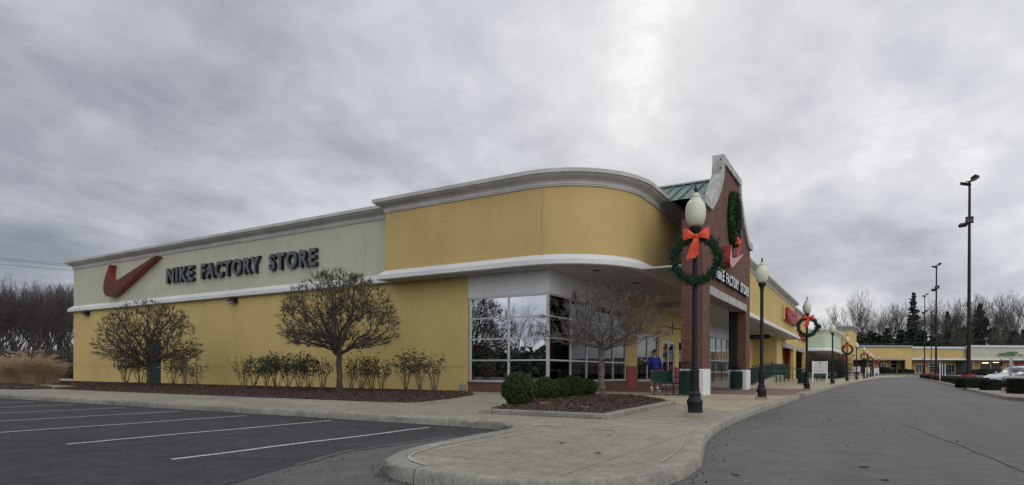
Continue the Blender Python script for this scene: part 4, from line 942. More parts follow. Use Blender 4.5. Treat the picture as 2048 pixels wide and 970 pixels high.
# wreath on the gable: bigger, no red bow loops but a tail behind the emblem
gw = thing('wreath', 'big dark evergreen wreath hung high on the brick gable', 'wreath', (0, 0, 0))
src = [c for c in wr.children if c.name.startswith('greenery')][0]
n = 16000; u = nr.uniform(0, 2*PI, n); r_ = .98+np.sin(u*19)*.03+nr.normal(0, .06, n); P = np.stack([nr.normal(0, .07, n)+.10, r_*np.cos(u)*.76, r_*np.sin(u)*1.05], 1)
V, Fs = leaves_np(P, .040, 2.4); mesh_np('greenery', V, Fs, MT['wreath'], gw, world=False)
a = MB(); a.tube([(.12, .75*math.cos(x), 1.03*math.sin(x)) for x in np.linspace(0, 2*PI, 33)], .09, 6); a.build('hoop', MT['wreath'], gw, smooth=True)
b_ = make_bow(gw); b_.data.transform(Matrix.Translation((0, 0, -.46))@Matrix.Identity(4)); b_.data.transform(Matrix.Scale(1.25, 4)); b_.data.transform(Matrix.Rotation(PI/2, 4, 'Z')); b_.data.transform(Matrix.Translation((.15, .0, -1.0)))
gw.location = (-5.24, 27.35, 7.50)

# ---------------------------------------------------------------- tall car-park light poles
def make_pole():
    t = thing('light_pole', None, 'light pole')
    a = MB(); a.lathe([(.40, 0), (.40, .9)], 20); a.lathe([(.40, .9), (.37, .93), (.05, .93)], 20); a.build('footing', MT['redbase'], t, smooth=True)
    a = MB(); V = []
    a.box(-.2, .2, -.2, .2, .93, .97); a.box(-.14, .14, -.14, .14, .97, 1.05)
    for z, r in ((.97, .085), (14.0, .05)): V += [(-r, -r, z), (r, -r, z), (r, r, z), (-r, r, z)]
    a.add(V, [(0, 1, 5, 4), (1, 2, 6, 5), (2, 3, 7, 6), (3, 0, 4, 7), (4, 5, 6, 7)]); a.build('shaft', MT['bronze'], t)
    def flood(cx, cy, cz, yaw, tilt):
        m = MB(); m.box(-.22, .22, -.18, .18, -.09, .09); m.box(-.18, .18, -.14, .14, -.115, -.09, 1); m.box(-.04, .04, .2, .45, -.03, .03)
        Mx = Matrix.Translation((cx, cy, cz))@Matrix.Rotation(yaw, 4, 'Z')@Matrix.Rotation(tilt, 4, 'X')
        m.v = [tuple(Mx@Vector(v)) for v in m.v]; return m.build('floodlight', [MT['bronze'], MT['galv']], t)
    flood(.18, -.25, 14.15, .5, -.5); flood(-.2, .15, 13.85, 3.4, -.4); flood(-.15, -.2, 11.35, -.6, -.7); flood(-.35, .1, 11.05, 2.2, -.5)
    a = MB(); a.tube([(-.35, 0, 11.15), (.3, 0, 11.2)], .035, 8); a.tube([(-.25, 0, 13.95), (.25, 0, 14.0)], .035, 8); a.build('arm', MT['bronze'], t)
    return t
pole = make_pole()
for k, (px, d, lb) in enumerate([(1937.5, 41.2, 'nearest and tallest dark light pole on a round red footing'), (1872, 73.7, 'second tall light pole, left of the nearest one'), (1849, 102, 'third light pole, farther left above the woods'), (1862.5, 131, 'farthest light pole, between the second and third')]):
    x, y = at(px, d); q = pole if k == 0 else copy_tree(pole); q.location = (x, y, -.05+zt(x, y)); q.rotation_euler = (0, 0, YAW+k*.35); tag(q, lb, 'light pole', 'tall dark car park light poles')

# ---------------------------------------------------------------- street furniture
bn = thing('park_bench', 'dark green metal bench facing the road in front of the yellow shop wall', 'bench', (-6.72, 21.3, W), 0)
def bench_parts(t):
    a = MB(); Ln = 1.35
    # backrest: perforated sheet between rails, tilted back
    def bk(y0_, y1_, lo_, hi_, mb): mb.add([(-.02-.16*(lo_-.45), y0_, lo_), (-.02-.16*(lo_-.45), y1_, lo_), (-.02-.28*(hi_-.40), y1_, hi_), (-.02-.28*(hi_-.40), y0_, hi_), (0-.16*(lo_-.45), y0_, lo_), (0-.16*(lo_-.45), y1_, lo_), (0-.28*(hi_-.40), y1_, hi_), (0-.28*(hi_-.40), y0_, hi_)], [(0, 1, 2, 3), (7, 6, 5, 4), (0, 4, 5, 1), (2, 6, 7, 3), (1, 5, 6, 2), (0, 3, 7, 4)])
    bk(0, Ln, .47, .88, a); a.build('backrest', MT['green_metal'], t, world=False)
    a = MB(); a.box(0, .50, 0, Ln, .42, .45); a.tube([(.5, 0, .43), (.5, Ln, .43)], .02, 8); a.build('seat', MT['green_metal'], t, world=False)
    for y in (0, Ln):
        a = MB(); a.tube([(.02, y, 0), (.0, y, .42), (-.13, y, .9)], .02, 8); a.build('leg', MT['green_metal'], t, world=False)
        a = MB(); a.tube([(.52, y, 0), (.48, y, .43), (.46, y, .60), (.38, y, .66), (.0, y, .64)], .018, 8); a.build('armrest', MT['green_metal'], t, world=False)
    a = MB(); a.tube([(.02, 0, .2), (.02, Ln, .2)], .014, 6); a.build('stretcher', MT['green_metal'], t, world=False)
bench_parts(bn); bn.rotation_euler = (0, 0, -.25)
def make_bin():
    t = thing('litter_bin', None, 'litter bin'); a = MB(); a.lathe([(.27, .08), (.29, .1), (.29, .13), (.26, .13), (.26, .82), (.29, .82), (.30, .86), (.27, .88)], 24)
    for k in range(30): u = 2*PI*k/30; a.prism([(.285*math.cos(u)-.012, .285*math.sin(u)-.012), (.285*math.cos(u)+.012, .285*math.sin(u)-.012), (.285*math.cos(u)+.012, .285*math.sin(u)+.012), (.285*math.cos(u)-.012, .285*math.sin(u)+.012)], .04, .84)
    a.build('body', MT['green_metal'], t, world=False)
    a = MB()
    for k in range(4): u = PI/4+PI/2*k; a.tube([(.2*math.cos(u), .2*math.sin(u), .85), (.18*math.cos(u), .18*math.sin(u), 1.12)], .012, 6)
    a.lathe([(.27, 1.11), (.26, 1.14), (.14, 1.19), (.02, 1.21)], 24); a.build('lid', MT['black'], t, world=False, smooth=True); return t
bi = make_bin()
for k, (x, y, lb) in enumerate([(-5.7, 21.95, 'round dark green litter bin between the bench and the first brick column'), (-5.62, 30.65, 'round dark green litter bin against the second brick column'), (-4.25, 47.0, 'small dark green litter bin at the end of the ramp wall')]):
    q = bi if k == 0 else copy_tree(bi); q.location = (x, y, W); tag(q, lb, 'litter bin', 'dark green litter bins along the walk')
    if k == 0: q.scale = (.95, .95, 1.0)
    if k == 2: q.scale = (.9, .9, .95)
def board(px, d, w, h, zb, label, face='board', lines=5):
    x, y = at(px, d); z0 = W+zt(x, y); t = thing('information_board', label, 'sign board', (0, 0, 0))
    a = MB(); a.box(-w/2+.05, w/2-.05, 0, .03, zb, zb+h); a.build('panel', MT[face], t, world=False)
    for s in (-1, 1): a = MB(); a.box(s*w/2-.045, s*w/2+.045, -.03, .06, -.1, zb+h+.03); a.build('post', MT['whitepaint'], t, world=False)
    if lines:
        a = MB()
        for i in range(lines):
            wd = w*(.28 if i % 2 == 0 else .36); n_ = 7
            for j in range(n_):
                xx = -wd+2*wd*j/n_; a.box(xx, xx+2*wd/n_*.7, -.004, -.001, zb+h*(.62-.13*i), zb+h*(.62-.13*i)+.022)
        a.box(-.07, .05, -.004, -.001, zb+h*.78, zb+h*.88); a.box(.03, .1, -.0045, -.001, zb+h*.84, zb+h*.93); a.build('printing', MT['greytext'], t, world=False)
    t.location = (x, y, z0); t.rotation_euler = (0, 0, YAW*.8); return t
board(1639.5, 50.6, 1.13, 1.0, .76, 'white information board on two posts between two lamps')
board(1713, 104, 1.15, .9, .95, 'small far white board left of the first far wreath lamp', 'board', 0)
board(1736, 112, .8, 1.1, .65, 'small far board with a yellow print between the far lamps', 'board', 0)
x, y = at(1736, 111.9); a = MB(); a.box(-.25, .25, 0, .02, 1.0, 1.5)
o = a.build('poster', MT['yellowprint'], None, world=False); o.location = (x, y, W); o.rotation_euler = (0, 0, YAW*.8); tag(o, 'yellow print on the small far board', 'poster')
board(1753, 116, .75, 1.0, .7, 'far white board nearest the dark arcade of the yellow shop', 'board', 0)
# ramp wall and railing
rw = MB(); pth = [(-5.72, 34.6), (-5.9, 37), (-6.1, 41), (-6.3, 45), (-6.45, 48.5), (-6.6, 50.2), (-7.0, 51.4), (-7.8, 52.0), (-9.2, 52.1)]
hgt = [0, .06, .16, .28, .40, .44, .44, .44, .44]; V = []
for i, (p, h) in enumerate(zip(pth, hgt)):
    a_ = Vector(pth[max(0, i-1)]); b_ = Vector(pth[min(len(pth)-1, i+1)]); d = (b_-a_).normalized(); nx_, ny_ = -d.y, d.x
    V += [(p[0]-nx_*.09, p[1]-ny_*.09, .08), (p[0]-nx_*.09, p[1]-ny_*.09, W+.06+h), (p[0]+nx_*.09, p[1]+ny_*.09, W+.06+h), (p[0]+nx_*.09, p[1]+ny_*.09, .08)]
rw.add(V, [(i*4+j, i*4+(j+1) % 4, i*4+4+(j+1) % 4, i*4+4+j) for i in range(len(pth)-1) for j in range(4)]+[(0, 3, 2, 1), tuple((len(pth)-1)*4+j for j in range(4))])
tag(rw.build('ramp_wall', MT['conc_tan']), 'low curved pale concrete ramp wall under the green railing', 'low wall')
rp = MB(); V = []
for p, h in zip(pth[:6], hgt[:6]): V += [(p[0]-.08, p[1], W+.02+h), (-10.4, p[1], W+.02+h)]
V += [(-6.9, 52.0, W+.46), (-10.4, 52.0, W+.46), (-6.9, 66, W+.46), (-10.4, 66, W+.46)]
rp.add(V, [(2*i, 2*i+2, 2*i+3, 2*i+1) for i in range(len(V)//2-1)]); rp.box(-8, -6.9, 52.1, 60, W, W+.455); tag(rp.build('ramp', MT['conc']), kind='structure')
rl = thing('railing', 'dark green metal railing climbing the ramp past the second brick column', 'railing', (-6.2, 43, 0))
post = [(-5.72, 34.6), (-5.82, 36.4), (-5.94, 38.3), (-6.03, 40), (-6.12, 41.7), (-6.2, 43.4), (-6.28, 45), (-6.36, 46.8), (-6.42, 48.4), (-6.6, 50.2)]
def hz_(y): return max(0, min(.44, (y-34.6)/(50.2-34.6)*.46))
for x, y in post:
    a = MB(); a.box(x-.028, x+.028, y-.028, y+.028, W+hz_(y), W+1.12+hz_(y)); a.sphere((x, y, W+1.15+hz_(y)), .04, 8, 5); a.build('post', MT['green_metal'], rl)
a = MB()
for dz in (1.03, .12): a.tube([(x, y, W+dz+hz_(y)) for x, y in post], .02, 6)
for (xa, ya), (xb, yb) in zip(post[:-1], post[1:]):
    for k in range(1, 15):
        u = k/15; x = xa+(xb-xa)*u; y = ya+(yb-ya)*u; a.tube([(x, y, W+.12+hz_(y)), (x, y, W+1.03+hz_(y))], .007, 4, cap=False)
a.build('rails_and_pickets', MT['green_metal'], rl)
rl2 = thing('railing', 'dark green railing crossing behind the ramp wall in front of the arcade openings', 'railing', (-6.5, 55, 0))
a = MB(); pp = [(-6.6, 50.4), (-6.6, 52.6), (-6.6, 55), (-6.55, 57.5), (-6.5, 60)]
for x, y in pp: a.box(x-.03, x+.03, y-.03, y+.03, W, W+1.55)
for dz in (1.5, .95, .6): a.tube([(x, y, W+dz) for x, y in pp], .022, 6)
for (xa, ya), (xb, yb) in zip(pp[:-1], pp[1:]):
    for k in range(1, 20): u = k/20; x = xa+(xb-xa)*u; y = ya+(yb-ya)*u; a.tube([(x, y, W+.6), (x, y, W+1.5)], .012, 4, cap=False)
a.tube([(-6.5, 60, W+1.5), (-5.9, 63, W+.95)], .022, 6); a.build('rails_and_pickets', MT['green_metal'], rl2)
rl3 = thing('railing', 'short dark green railing on the ramp side of the gridded shop window', 'railing', (-9, 36, 0))
a = MB()
for k in range(6): y = 36+k*2.6; a.box(-9.03, -8.97, y-.03, y+.03, W+hz_(y), W+1.15+hz_(y))
a.tube([(-9, 36, W+1.1+hz_(36)), (-9, 49, W+1.1+hz_(49))], .02, 6); a.build('rails_and_posts', MT['green_metal'], rl3)
# bench and table row beyond the information board
for k, (x, y, lb) in enumerate([(-5.2, 60.5, 'far green bench left of the information board legs'), (-4.7, 66, 'far green bench behind the information board'), (-4.5, 72, 'far green bench right of the bare lamp by the board')]):
    t = thing('park_bench', lb, 'bench', (x, y, W), 0, 'far green benches beyond the ramp'); bench_parts(t); t.rotation_euler = (0, 0, -1.2)
pb = thing('planter_wall', 'low green railing of the far seating area below the pale green shop', 'railing', (-5, 80, 0))
a = MB()
for k in range(12): x = -9+k*.5; a.box(x-.03, x+.03, 78-.03, 78+.03, W, W+1.2)
a.tube([(-9, 78, W+1.2), (-3.5, 78, W+1.2)], .03, 6); a.tube([(-9, 78, W+.5), (-3.5, 78, W+.5)], .03, 6); a.build('rails_and_posts', MT['green_metal'], pb); pb.name = 'railing.fence'
pb.name = 'railing'
# slim posts on the island
for px, d, h, lb, w in ((1880, 62, 1.75, 'slim white sign post among the hedges left of the nearest pole', .045), (1884.8, 84, 1.7, 'shorter pale post just right of the slim white sign post', .05), (1890.4, 84, 1.8, 'second shorter pale post among the far hedges', .05)):
    x, y = at(px, d); a = MB(); a.box(x-w, x+w, y-.03, y+.03, 0, CAMZ+h*.35+.6 if d > 60 and px > 1881 else 2.0); tag(a.build('marker_post', MT['whitepaint']), lb, 'post')
x, y = at(2021, 33.5); t = thing('sign_post', 'galvanised sign post with a narrow sign seen edge-on before the white car', 'sign post', (x, y, .1))
a = MB(); a.box(x-.035, x+.035, y-.03, y+.03, .1, 1.95); a.build('post', MT['galv'], t); a = MB(); a.box(x-.07, x+.075, y-.16, y-.14, 1.25, 1.9); a.build('plate', MT['galv'], t)
# ---------------------------------------------------------------- cars
def car(label, bodymat, loc, yaw, H=1.45, Ln=4.5, roofh=None, group=None):
    t = thing('parked_car', label, 'car')
    Wc = .88
    # side outline: x along the car, nose at -x
    N = 46; xs_ = np.linspace(-Ln/2, Ln/2, N)
    def top(x):
        u = (x+Ln/2)/Ln
        K = [(0, .56), (.012, .66), (.05, .76), (.12, .84), (.22, .93), (.285, .99), (.36, 1.2), (.43, 1.37), (.50, 1.44), (.60, 1.455), (.70, 1.42), (.80, 1.28), (.88, 1.10), (.92, 1.05), (.98, 1.0), (1, .8)]
        for (a_, za), (b_, zb) in zip(K[:-1], K[1:]):
            if u <= b_: q = (u-a_)/(b_-a_); return (za+(zb-za)*q)*H/1.455
        return .8
    def belt(x):
        u = (x+Ln/2)/Ln; return min(top(x), (.86+.16*u)*H/1.455)
    def bot(x):
        u = (x+Ln/2)/Ln
        return .22+(.16*(1-u/.03) if u < .03 else 0)+(.16*((u-.97)/.03) if u > .97 else 0)
    def wid(x):
        u = abs(2*(x+Ln/2)/Ln-1); return Wc*(1-.32*max(0, u-.62)**2/.14)
    def arch(x):
        z = bot(x)
        for cxx in (-Ln*.30, Ln*.29):
            if abs(x-cxx) < .37: z = max(z, .31+math.sqrt(.37**2-(x-cxx)**2)*.98)
        return z
    xs_ = sorted(set(list(xs_)+[c+o for c in (-Ln*.30, Ln*.29) for o in (-.37, -.33, -.26, -.16, 0, .16, .26, .33, .37)]))
    V = []; Fs = []; k = 9
    for x in xs_:
        w = wid(x); b_, t_ = belt(x), top(x); tw = w*.72 if t_ > b_+.02 else w*.9; lo_ = arch(x)
        h = [(0-w*.98, lo_), (-w, lo_+(b_-lo_)*.5 if lo_ < b_ else b_), (-w*.96, b_), (-(tw+ (w*.93-tw)*.0), max(b_, t_-.05)), (0, t_), (tw, max(b_, t_-.05)), (w*.96, b_), (w, lo_+(b_-lo_)*.5), (w*.98, lo_)]
        V += [(x, p[0], p[1]) for p in h]
    n = len(xs_)
    mi = []
    for i in range(n-1):
        for j in range(k-1):
            Fs.append((i*k+j, i*k+j+1, (i+1)*k+j+1, (i+1)*k+j))
            xm = (xs_[i]+xs_[i+1])/2; gl_ = (j in (2, 5) and top(xm) > belt(xm)+.12 and -.24*Ln < xm < .34*Ln) or (j in (3, 4) and (-.225*Ln < xm < -.085*Ln or .27*Ln < xm < .37*Ln))
            mi.append(1 if gl_ else 0)
    Fs += [tuple(range(k-1, -1, -1)), tuple((n-1)*k+j for j in range(k))]; mi += [0, 0]
    m = MB(); m.v = V; m.f = Fs; m.m = mi; o = m.build('body', [MT[bodymat], MT['carglass']], t, world=False, smooth=True)
    m = MB(); m.box(-Ln/2+.15, Ln/2-.15, -Wc*.8, Wc*.8, .2, .5); m.build('underbody', MT['tyre'], t, world=False)
    for cxx in (-Ln*.30, Ln*.29):
        for s in (-1, 1):
            m = MB(); m.tube([(cxx, s*.62, .31), (cxx, s*.64, .31), (cxx, s*.82, .31), (cxx, s*.84, .31)], [.26, .31, .31, .27], 24); wv = m.build('wheel', MT['tyre'], t, world=False, smooth=True)
            m = MB(); m.tube([(cxx, s*.80, .31), (cxx, s*.845, .31)], [.2, .19], 20); m.build('rim', MT['rim'], wv, world=False)
    for s in (-1, 1):
        m = MB(); m.add([(-Ln/2+.04, s*.50, .60), (-Ln/2+.10, s*.72, .62), (-Ln/2+.30, s*.82, .74), (-Ln/2+.14, s*.60, .745), (-Ln/2-.01, s*.50, .60), (-Ln/2+.05, s*.74, .62), (-Ln/2+.28, s*.855, .76), (-Ln/2+.08, s*.60, .76)], [(0, 1, 2, 3), (4, 5, 6, 7), (0, 1, 5, 4), (1, 2, 6, 5), (2, 3, 7, 6), (3, 0, 4, 7)]); m.build('headlight', MT['headlens'], t, world=False)
        m = MB(); m.sphere((-.19*Ln, s*.93, .98*H/1.455), .1, 10, 6, sc=(.8, .9, .65)); m.build('mirror', MT[bodymat], t, world=False, smooth=True)
        m = MB(); m.box(-Ln/2+.18, -Ln/2+.42, s*.80-.02, s*.80+.05, .50, .55); m.build('side_marker', MT['orange_lens'], t, world=False)
    m = MB(); m.box(-Ln/2-.012, -Ln/2+.02, -.3, .3, .42, .56); m.build('grille', MT['black'], t, world=False)
    t.location = loc; t.rotation_euler = (0, 0, yaw); return t
x, y = at(1963+66, 41); car('silver white sedan parked behind the clipped hedges, nose to the left', 'carwhite', (x+.3, y, .02), YAW+.22, 1.46)
x, y = at(2003+68, 36.0); car('dark sedan nosing in front of the silver white one at the picture edge', 'cardark', (x+.1, y, -.05), YAW+.3, 1.42)

# ---------------------------------------------------------------- person in a blue sweater
def skin_chain(name, joints, edges, mat_, parent, levels=2, sx=1.0):
    me = bpy.data.meshes.new(name); me.from_pydata([j[:3] for j in joints], edges, []); o = bpy.data.objects.new(name, me); col.objects.link(o)
    md = o.modifiers.new('s', 'SKIN'); md.use_smooth_shade = True
    for i, j in enumerate(joints): me.skin_vertices[0].data[i].radius = (j[3], j[3]*(j[4] if len(j) > 4 else 1))
    me.skin_vertices[0].data[0].use_root = True
    s = o.modifiers.new('u', 'SUBSURF'); s.levels = levels; s.render_levels = levels
    bpy.context.view_layer.update(); dg = bpy.context.evaluated_depsgraph_get(); m2 = bpy.data.meshes.new_from_object(o.evaluated_get(dg)); bpy.data.objects.remove(o)
    m2.materials.clear(); m2.materials.append(mat_); o = bpy.data.objects.new(name, m2); col.objects.link(o); o.parent = parent
    for p in m2.polygons: p.use_smooth = True
    return o
pn = thing('person', 'person in a baggy blue sweater, grey shorts and white shoes reaching towards the shop window', 'person', (0, 0, 0))
# local frame: faces -y, right hand side at -x
J = [(0, 0, .93, .13, .8), (0, .01, 1.1, .125, .75), (0, .01, 1.30, .15, .7), (0, 0, 1.43, .09, .8), (0, -.01, 1.50, .055), (0, -.02, 1.56, .06), (0, -.03, 1.645, .085, 1.1), (0, -.025, 1.72, .06),
     (.18, 0, 1.40, .06), (.25, .03, 1.12, .045), (.27, -.04, .88, .032), (.27, -.07, .80, .03), (-.18, 0, 1.40, .06), (-.33, -.12, 1.22, .045), (-.56, -.22, 1.30, .032), (-.64, -.25, 1.33, .026),
     (.10, 0, .86, .095), (.13, -.02, .50, .062), (.14, .03, .12, .042), (.15, -.10, .05, .04), (-.10, 0, .86, .095), (-.12, -.06, .50, .062), (-.13, .0, .12, .042), (-.15, -.14, .05, .04)]
E = [(0, 1), (1, 2), (2, 3), (3, 4), (4, 5), (5, 6), (6, 7), (3, 8), (8, 9), (9, 10), (10, 11), (3, 12), (12, 13), (13, 14), (14, 15), (0, 16), (16, 17), (17, 18), (18, 19), (0, 20), (20, 21), (21, 22), (22, 23)]
skin_chain('body', J, E, MT['skin'], pn)
J = [(0, 0, .86, .185, .85), (0, .0, 1.02, .20, .85), (0, .01, 1.2, .20, .78), (0, .01, 1.36, .17, .7), (0, 0, 1.45, .075, .9), (.20, 0, 1.38, .10), (.29, .02, 1.1, .095), (.30, -.04, .90, .075), (-.20, 0, 1.38, .10), (-.34, -.12, 1.2, .09), (-.50, -.19, 1.24, .075)]
skin_chain('sweater', J, [(0, 1), (1, 2), (2, 3), (3, 4), (3, 5), (5, 6), (6, 7), (3, 8), (8, 9), (9, 10)], MT['sky_blue_knit'], pn)
J = [(0, 0, .92, .165, .8), (0, 0, .82, .15, .85), (.11, 0, .72, .12), (.135, -.02, .48, .105), (-.11, 0, .72, .12), (-.13, -.05, .48, .105)]
skin_chain('shorts', J, [(0, 1), (1, 2), (2, 3), (1, 4), (4, 5)], MT['shorts'], pn)
for s, yy in ((.15, -.04), (-.15, -.08)):
    skin_chain('shoe', [(s, yy+.10, .06, .05), (s, yy, .05, .055), (s, yy-.12, .04, .05), (s, yy-.17, .035, .035)], [(0, 1), (1, 2), (2, 3)], MT['shoe'], pn)
    skin_chain('sock', [(s*.93, .02 if s > 0 else -.01, .10, .052), (s*.93, .02 if s > 0 else -.01, .24, .05)], [(0, 1)], MT['shoe'], pn)
a = MB(); a.sphere((0, -.005, 1.70), .103, 14, 10, sc=(.92, 1.05, .95)); 
a.v = [(x, y, max(z, 1.665 if y < -.03 else 1.60)) for x, y, z in a.v]; a.build('hair', MT['hair'], pn, world=False, smooth=True)
a = MB(); a.sphere((0, -.118, 1.635), .018, 8, 6, sc=(.8, 1.3, 1.4)); a.sphere((.035, -.105, 1.66), .012, 6, 5); a.sphere((-.035, -.105, 1.66), .012, 6, 5); a.box(-.025, .025, -.112, -.10, 1.585, 1.592); a.sphere((.092, -.02, 1.645), .02, 6, 5, sc=(.5, 1, 1.4)); a.sphere((-.092, -.02, 1.645), .02, 6, 5, sc=(.5, 1, 1.4)); a.build('face', MT['skin'], pn, world=False, smooth=True)
for (hx, hy, hz2, dx, dz) in ((-.655, -.255, 1.332, -1, .15), (.27, -.075, .80, .05, -1)):
    a = MB(); d = Vector((dx, -.2, dz)).normalized(); pd = Vector((0, 1, 0)) if abs(dx) < .5 else Vector((0, .3, 1)); pd = (pd-d*pd.dot(d)).normalized(); c0 = Vector((hx, hy, hz2))
    a.tube([c0, c0+d*.04, c0+d*.08], [.026, .034, .030], 8)
    for j, L_ in enumerate((.062, .075, .07, .055)):
        b0 = c0+d*.07+pd*((j-1.5)*.019); a.tube([b0, b0+d*L_*.55, b0+d*L_+Vector((0, -.015, -.01))], [.010, .009, .007], 6)
    b0 = c0+d*.02+pd*.03; a.tube([b0, b0+pd*.025+d*.03, b0+pd*.03+d*.055], [.011, .010, .008], 6); a.build('hand', MT['skin'], pn, world=False, smooth=True)
pn.location = (-7.95, 25.3, W); pn.rotation_euler = (0, 0, .75)

# ---------------------------------------------------------------- vegetation
def colonize(seed, att_n, inside, trunk, step, di, dk, iters, bias=.0):
    """space colonisation: curved, dense, rounded crowns"""
    g = np.random.default_rng(seed); A = inside(g, att_n)
    N = [np.array(p, float) for p in trunk]; par = list(range(-1, len(trunk)-1)); NA = np.array(N)
    D = np.full(len(A), 1e9); I = np.zeros(len(A), int)
    for i, p in enumerate(N):
        d = np.linalg.norm(A-p, axis=1); m = d < D; D[m] = d[m]; I[m] = i
    for it in range(iters):
        if len(A) == 0: break
        act = D < di
        if not act.any(): break
        idx = I[act]; dv = A[act]-np.array(N)[idx]; dv /= np.linalg.norm(dv, axis=1)[:, None]
        acc = {}
        for i, v in zip(idx, dv):
            if i in acc: acc[i] += v
            else: acc[i] = v.copy()
        new = []
        for i, v in acc.items():
            v = v/ (np.linalg.norm(v)+1e-6)+g.normal(0, .15, 3)+np.array([0, 0, bias]); v /= np.linalg.norm(v)+1e-9; new.append((i, N[i]+v*step))
        for i, p in new:
            N.append(p); par.append(i); d = np.linalg.norm(A-p, axis=1); m = d < D; D[m] = d[m]; I[m] = len(N)-1
        keep = D > dk; A, D, I = A[keep], D[keep], I[keep]
    N = np.array(N); n = len(N); kids = [[] for _ in range(n)]
    for i, p in enumerate(par):
        if p >= 0: kids[p].append(i)
    return N, par, kids
def radii(N, par, kids, tip, ex, rmax):
    n = len(N); r = np.zeros(n)
    for i in range(n-1, -1, -1):
        r[i] = tip if not kids[i] else sum(r[k]**ex for k in kids[i])**(1/ex)
    return np.minimum(r, rmax)
def ornamental(label, seed, loc, H, Rx, zc, hz2, fork, tip, bark, att, leaf_n=0, leafsz=.05, rmax=.12, step=.10, spread=1.0, sprouts=0, low_=.3):
    def inside(g, n):
        out = []
        while len(out) < n:
            u = g.normal(size=3); u /= np.linalg.norm(u); r = g.uniform(.12, 1)**.5; p = u*r
            x, y, z = p[0]*Rx, p[1]*Rx, p[2]*hz2*(1 if p[2] > 0 else low_)+zc
            if z < fork-.05: continue
            q = mnoise.noise(Vector((x*1.1+seed, y*1.1, z*1.1)))
            if q < -.12: continue
            out.append((x, y, z))
        return np.array(out)
    trunk = [(0.02*math.sin(k), .015*math.cos(2*k), z) for k, z in enumerate(np.linspace(0, fork, 7))]
    N, par, kids = colonize(seed, att, inside, trunk, step, Rx*1.25, step*1.5, 90, .02)
    r = radii(N, par, kids, tip, 2.15, rmax)
    for i in range(7): r[i] = rmax*(1.28-.28*min(1, i/2))
    S = [];
    for i, p in enumerate(par):
        if p >= 0: S.append([*N[p], *N[i], r[p] if p >= 0 and (len(kids[p]) == 1 or r[p] < 1.5*r[i]) else r[i]*1.15, r[i]])
    # short end twigs
    g = np.random.default_rng(seed+5); tips = [i for i in range(len(N)) if not kids[i]]
    for i in tips:
        d0 = N[i]-N[par[i]]; d0 /= np.linalg.norm(d0)
        rad = N[i]-np.array([0, 0, fork]); rad /= np.linalg.norm(rad)+1e-6
        for _ in range(8):
            d = d0*.5+rad*.8+g.normal(0, .38, 3); d /= np.linalg.norm(d); S.append([*N[i], *(N[i]+d*g.uniform(.08, .27)), tip*.85, tip*.5])
    S = np.array(S); big = S[:, 6] > .018
    t = thing('ornamental_tree', label, 'tree', (0, 0, 0))
    V, Fs = tubes_np(S[big], 8); mesh_np('trunk', V, Fs, MT[bark], t, smooth=True, world=False)
    V, Fs = tubes_np(S[~big], 3); mesh_np('crown', V, Fs, MT[bark], t, world=False)
    if leaf_n:
        T = N[tips]; w = np.clip((T[:, 2]-zc)/hz2+.35+g.uniform(-.4, .4, len(T)), .02, None)**1.5; pk_ = g.choice(len(T), leaf_n, p=w/w.sum()); P = T[pk_]+g.normal(0, .055, (leaf_n, 3)); V, Fs = leaves_np(P, leafsz, 1.7); mesh_np('leaves', V, Fs, MT['treeleaf'], t, world=False)
    if sprouts:
        T = []
        for _ in range(900): v = g.normal(0, 1, 3); T.append(np.array([-.55, .1, zc+.75])+v/np.linalg.norm(v)*g.uniform(0, .17))
        T = np.array(T); d = g.normal(0, 1, (900, 3)); d /= np.linalg.norm(d, axis=1)[:, None]; S2 = np.concatenate([T, T+d*.08, np.full((900, 2), .006)], 1); V, Fs = tubes_np(S2, 3); mesh_np('nest', V, Fs, MT['woodbark'], t, world=False)
    t.location = loc; return t
ornamental('bare dome-crowned tree in front of the green service door, left of the other wall tree', 11, (-30.0, 16.4, .2), 4.2, 2.3, 1.72, 2.35, 1.15, .0068, 'bark', 8500, 700, .06, .108, .095)
ornamental('larger dome-crowned tree with a dark nest among its twigs, near the orange corner', 12, (-17.0, 16.2, .2), 4.4, 2.2, 2.2, 2.3, 1.25, .0060, 'bark', 8500, 1700, .055, .105, .085, sprouts=1)
ornamental('leafless spreading tree in the kerbed planter before the glazed corner', 23, (-6.2, 15.2, .24), 3, 1.75, 1.75, 1.35, .72, .0058, 'bark3', 2000, 0, .04, .085, .075)

def make_shrub(seed, H, Wd, leafy):
    g = np.random.default_rng(seed); S = []; L = []
    for k in range(11):
        a_ = g.uniform(0, 2*PI); r0 = g.uniform(0, .07); tipr = Wd*.5*g.uniform(.3, 1); h = H*g.uniform(.7, 1)
        p = np.array([r0*math.cos(a_), r0*math.sin(a_), 0]); n = 6; pts = [p]
        for i in range(1, n+1):
            u = i/n; q = np.array([(r0+tipr*u**1.2)*math.cos(a_), (r0+tipr*u**1.2)*math.sin(a_), h*u])+g.normal(0, .015, 3); pts.append(q)
        for i in range(n): S.append([*pts[i], *pts[i+1], .009-.0009*i, .009-.0009*(i+1)])
        for j in range(9):
            i = g.integers(3, n+1); b = pts[i]; d = g.normal(0, 1, 3); d[2] = abs(d[2])+.3; d /= np.linalg.norm(d); e = b+d*g.uniform(.1, .24); S.append([*b, *e, .005, .003])
            for _ in range(leafy):
                if e[2] > H*.55 and g.uniform() < .8: L.append(e+g.normal(0, .05, 3))
    t = thing('shrub', None, 'shrub'); V, Fs = tubes_np(np.array(S), 4); mesh_np('stems', V, Fs, MT['stem'], t, world=False)
    if L: V, Fs = leaves_np(np.array(L), .045, 1.6); mesh_np('foliage', V, Fs, MT['shrubleaf'], t, world=False)
    return t
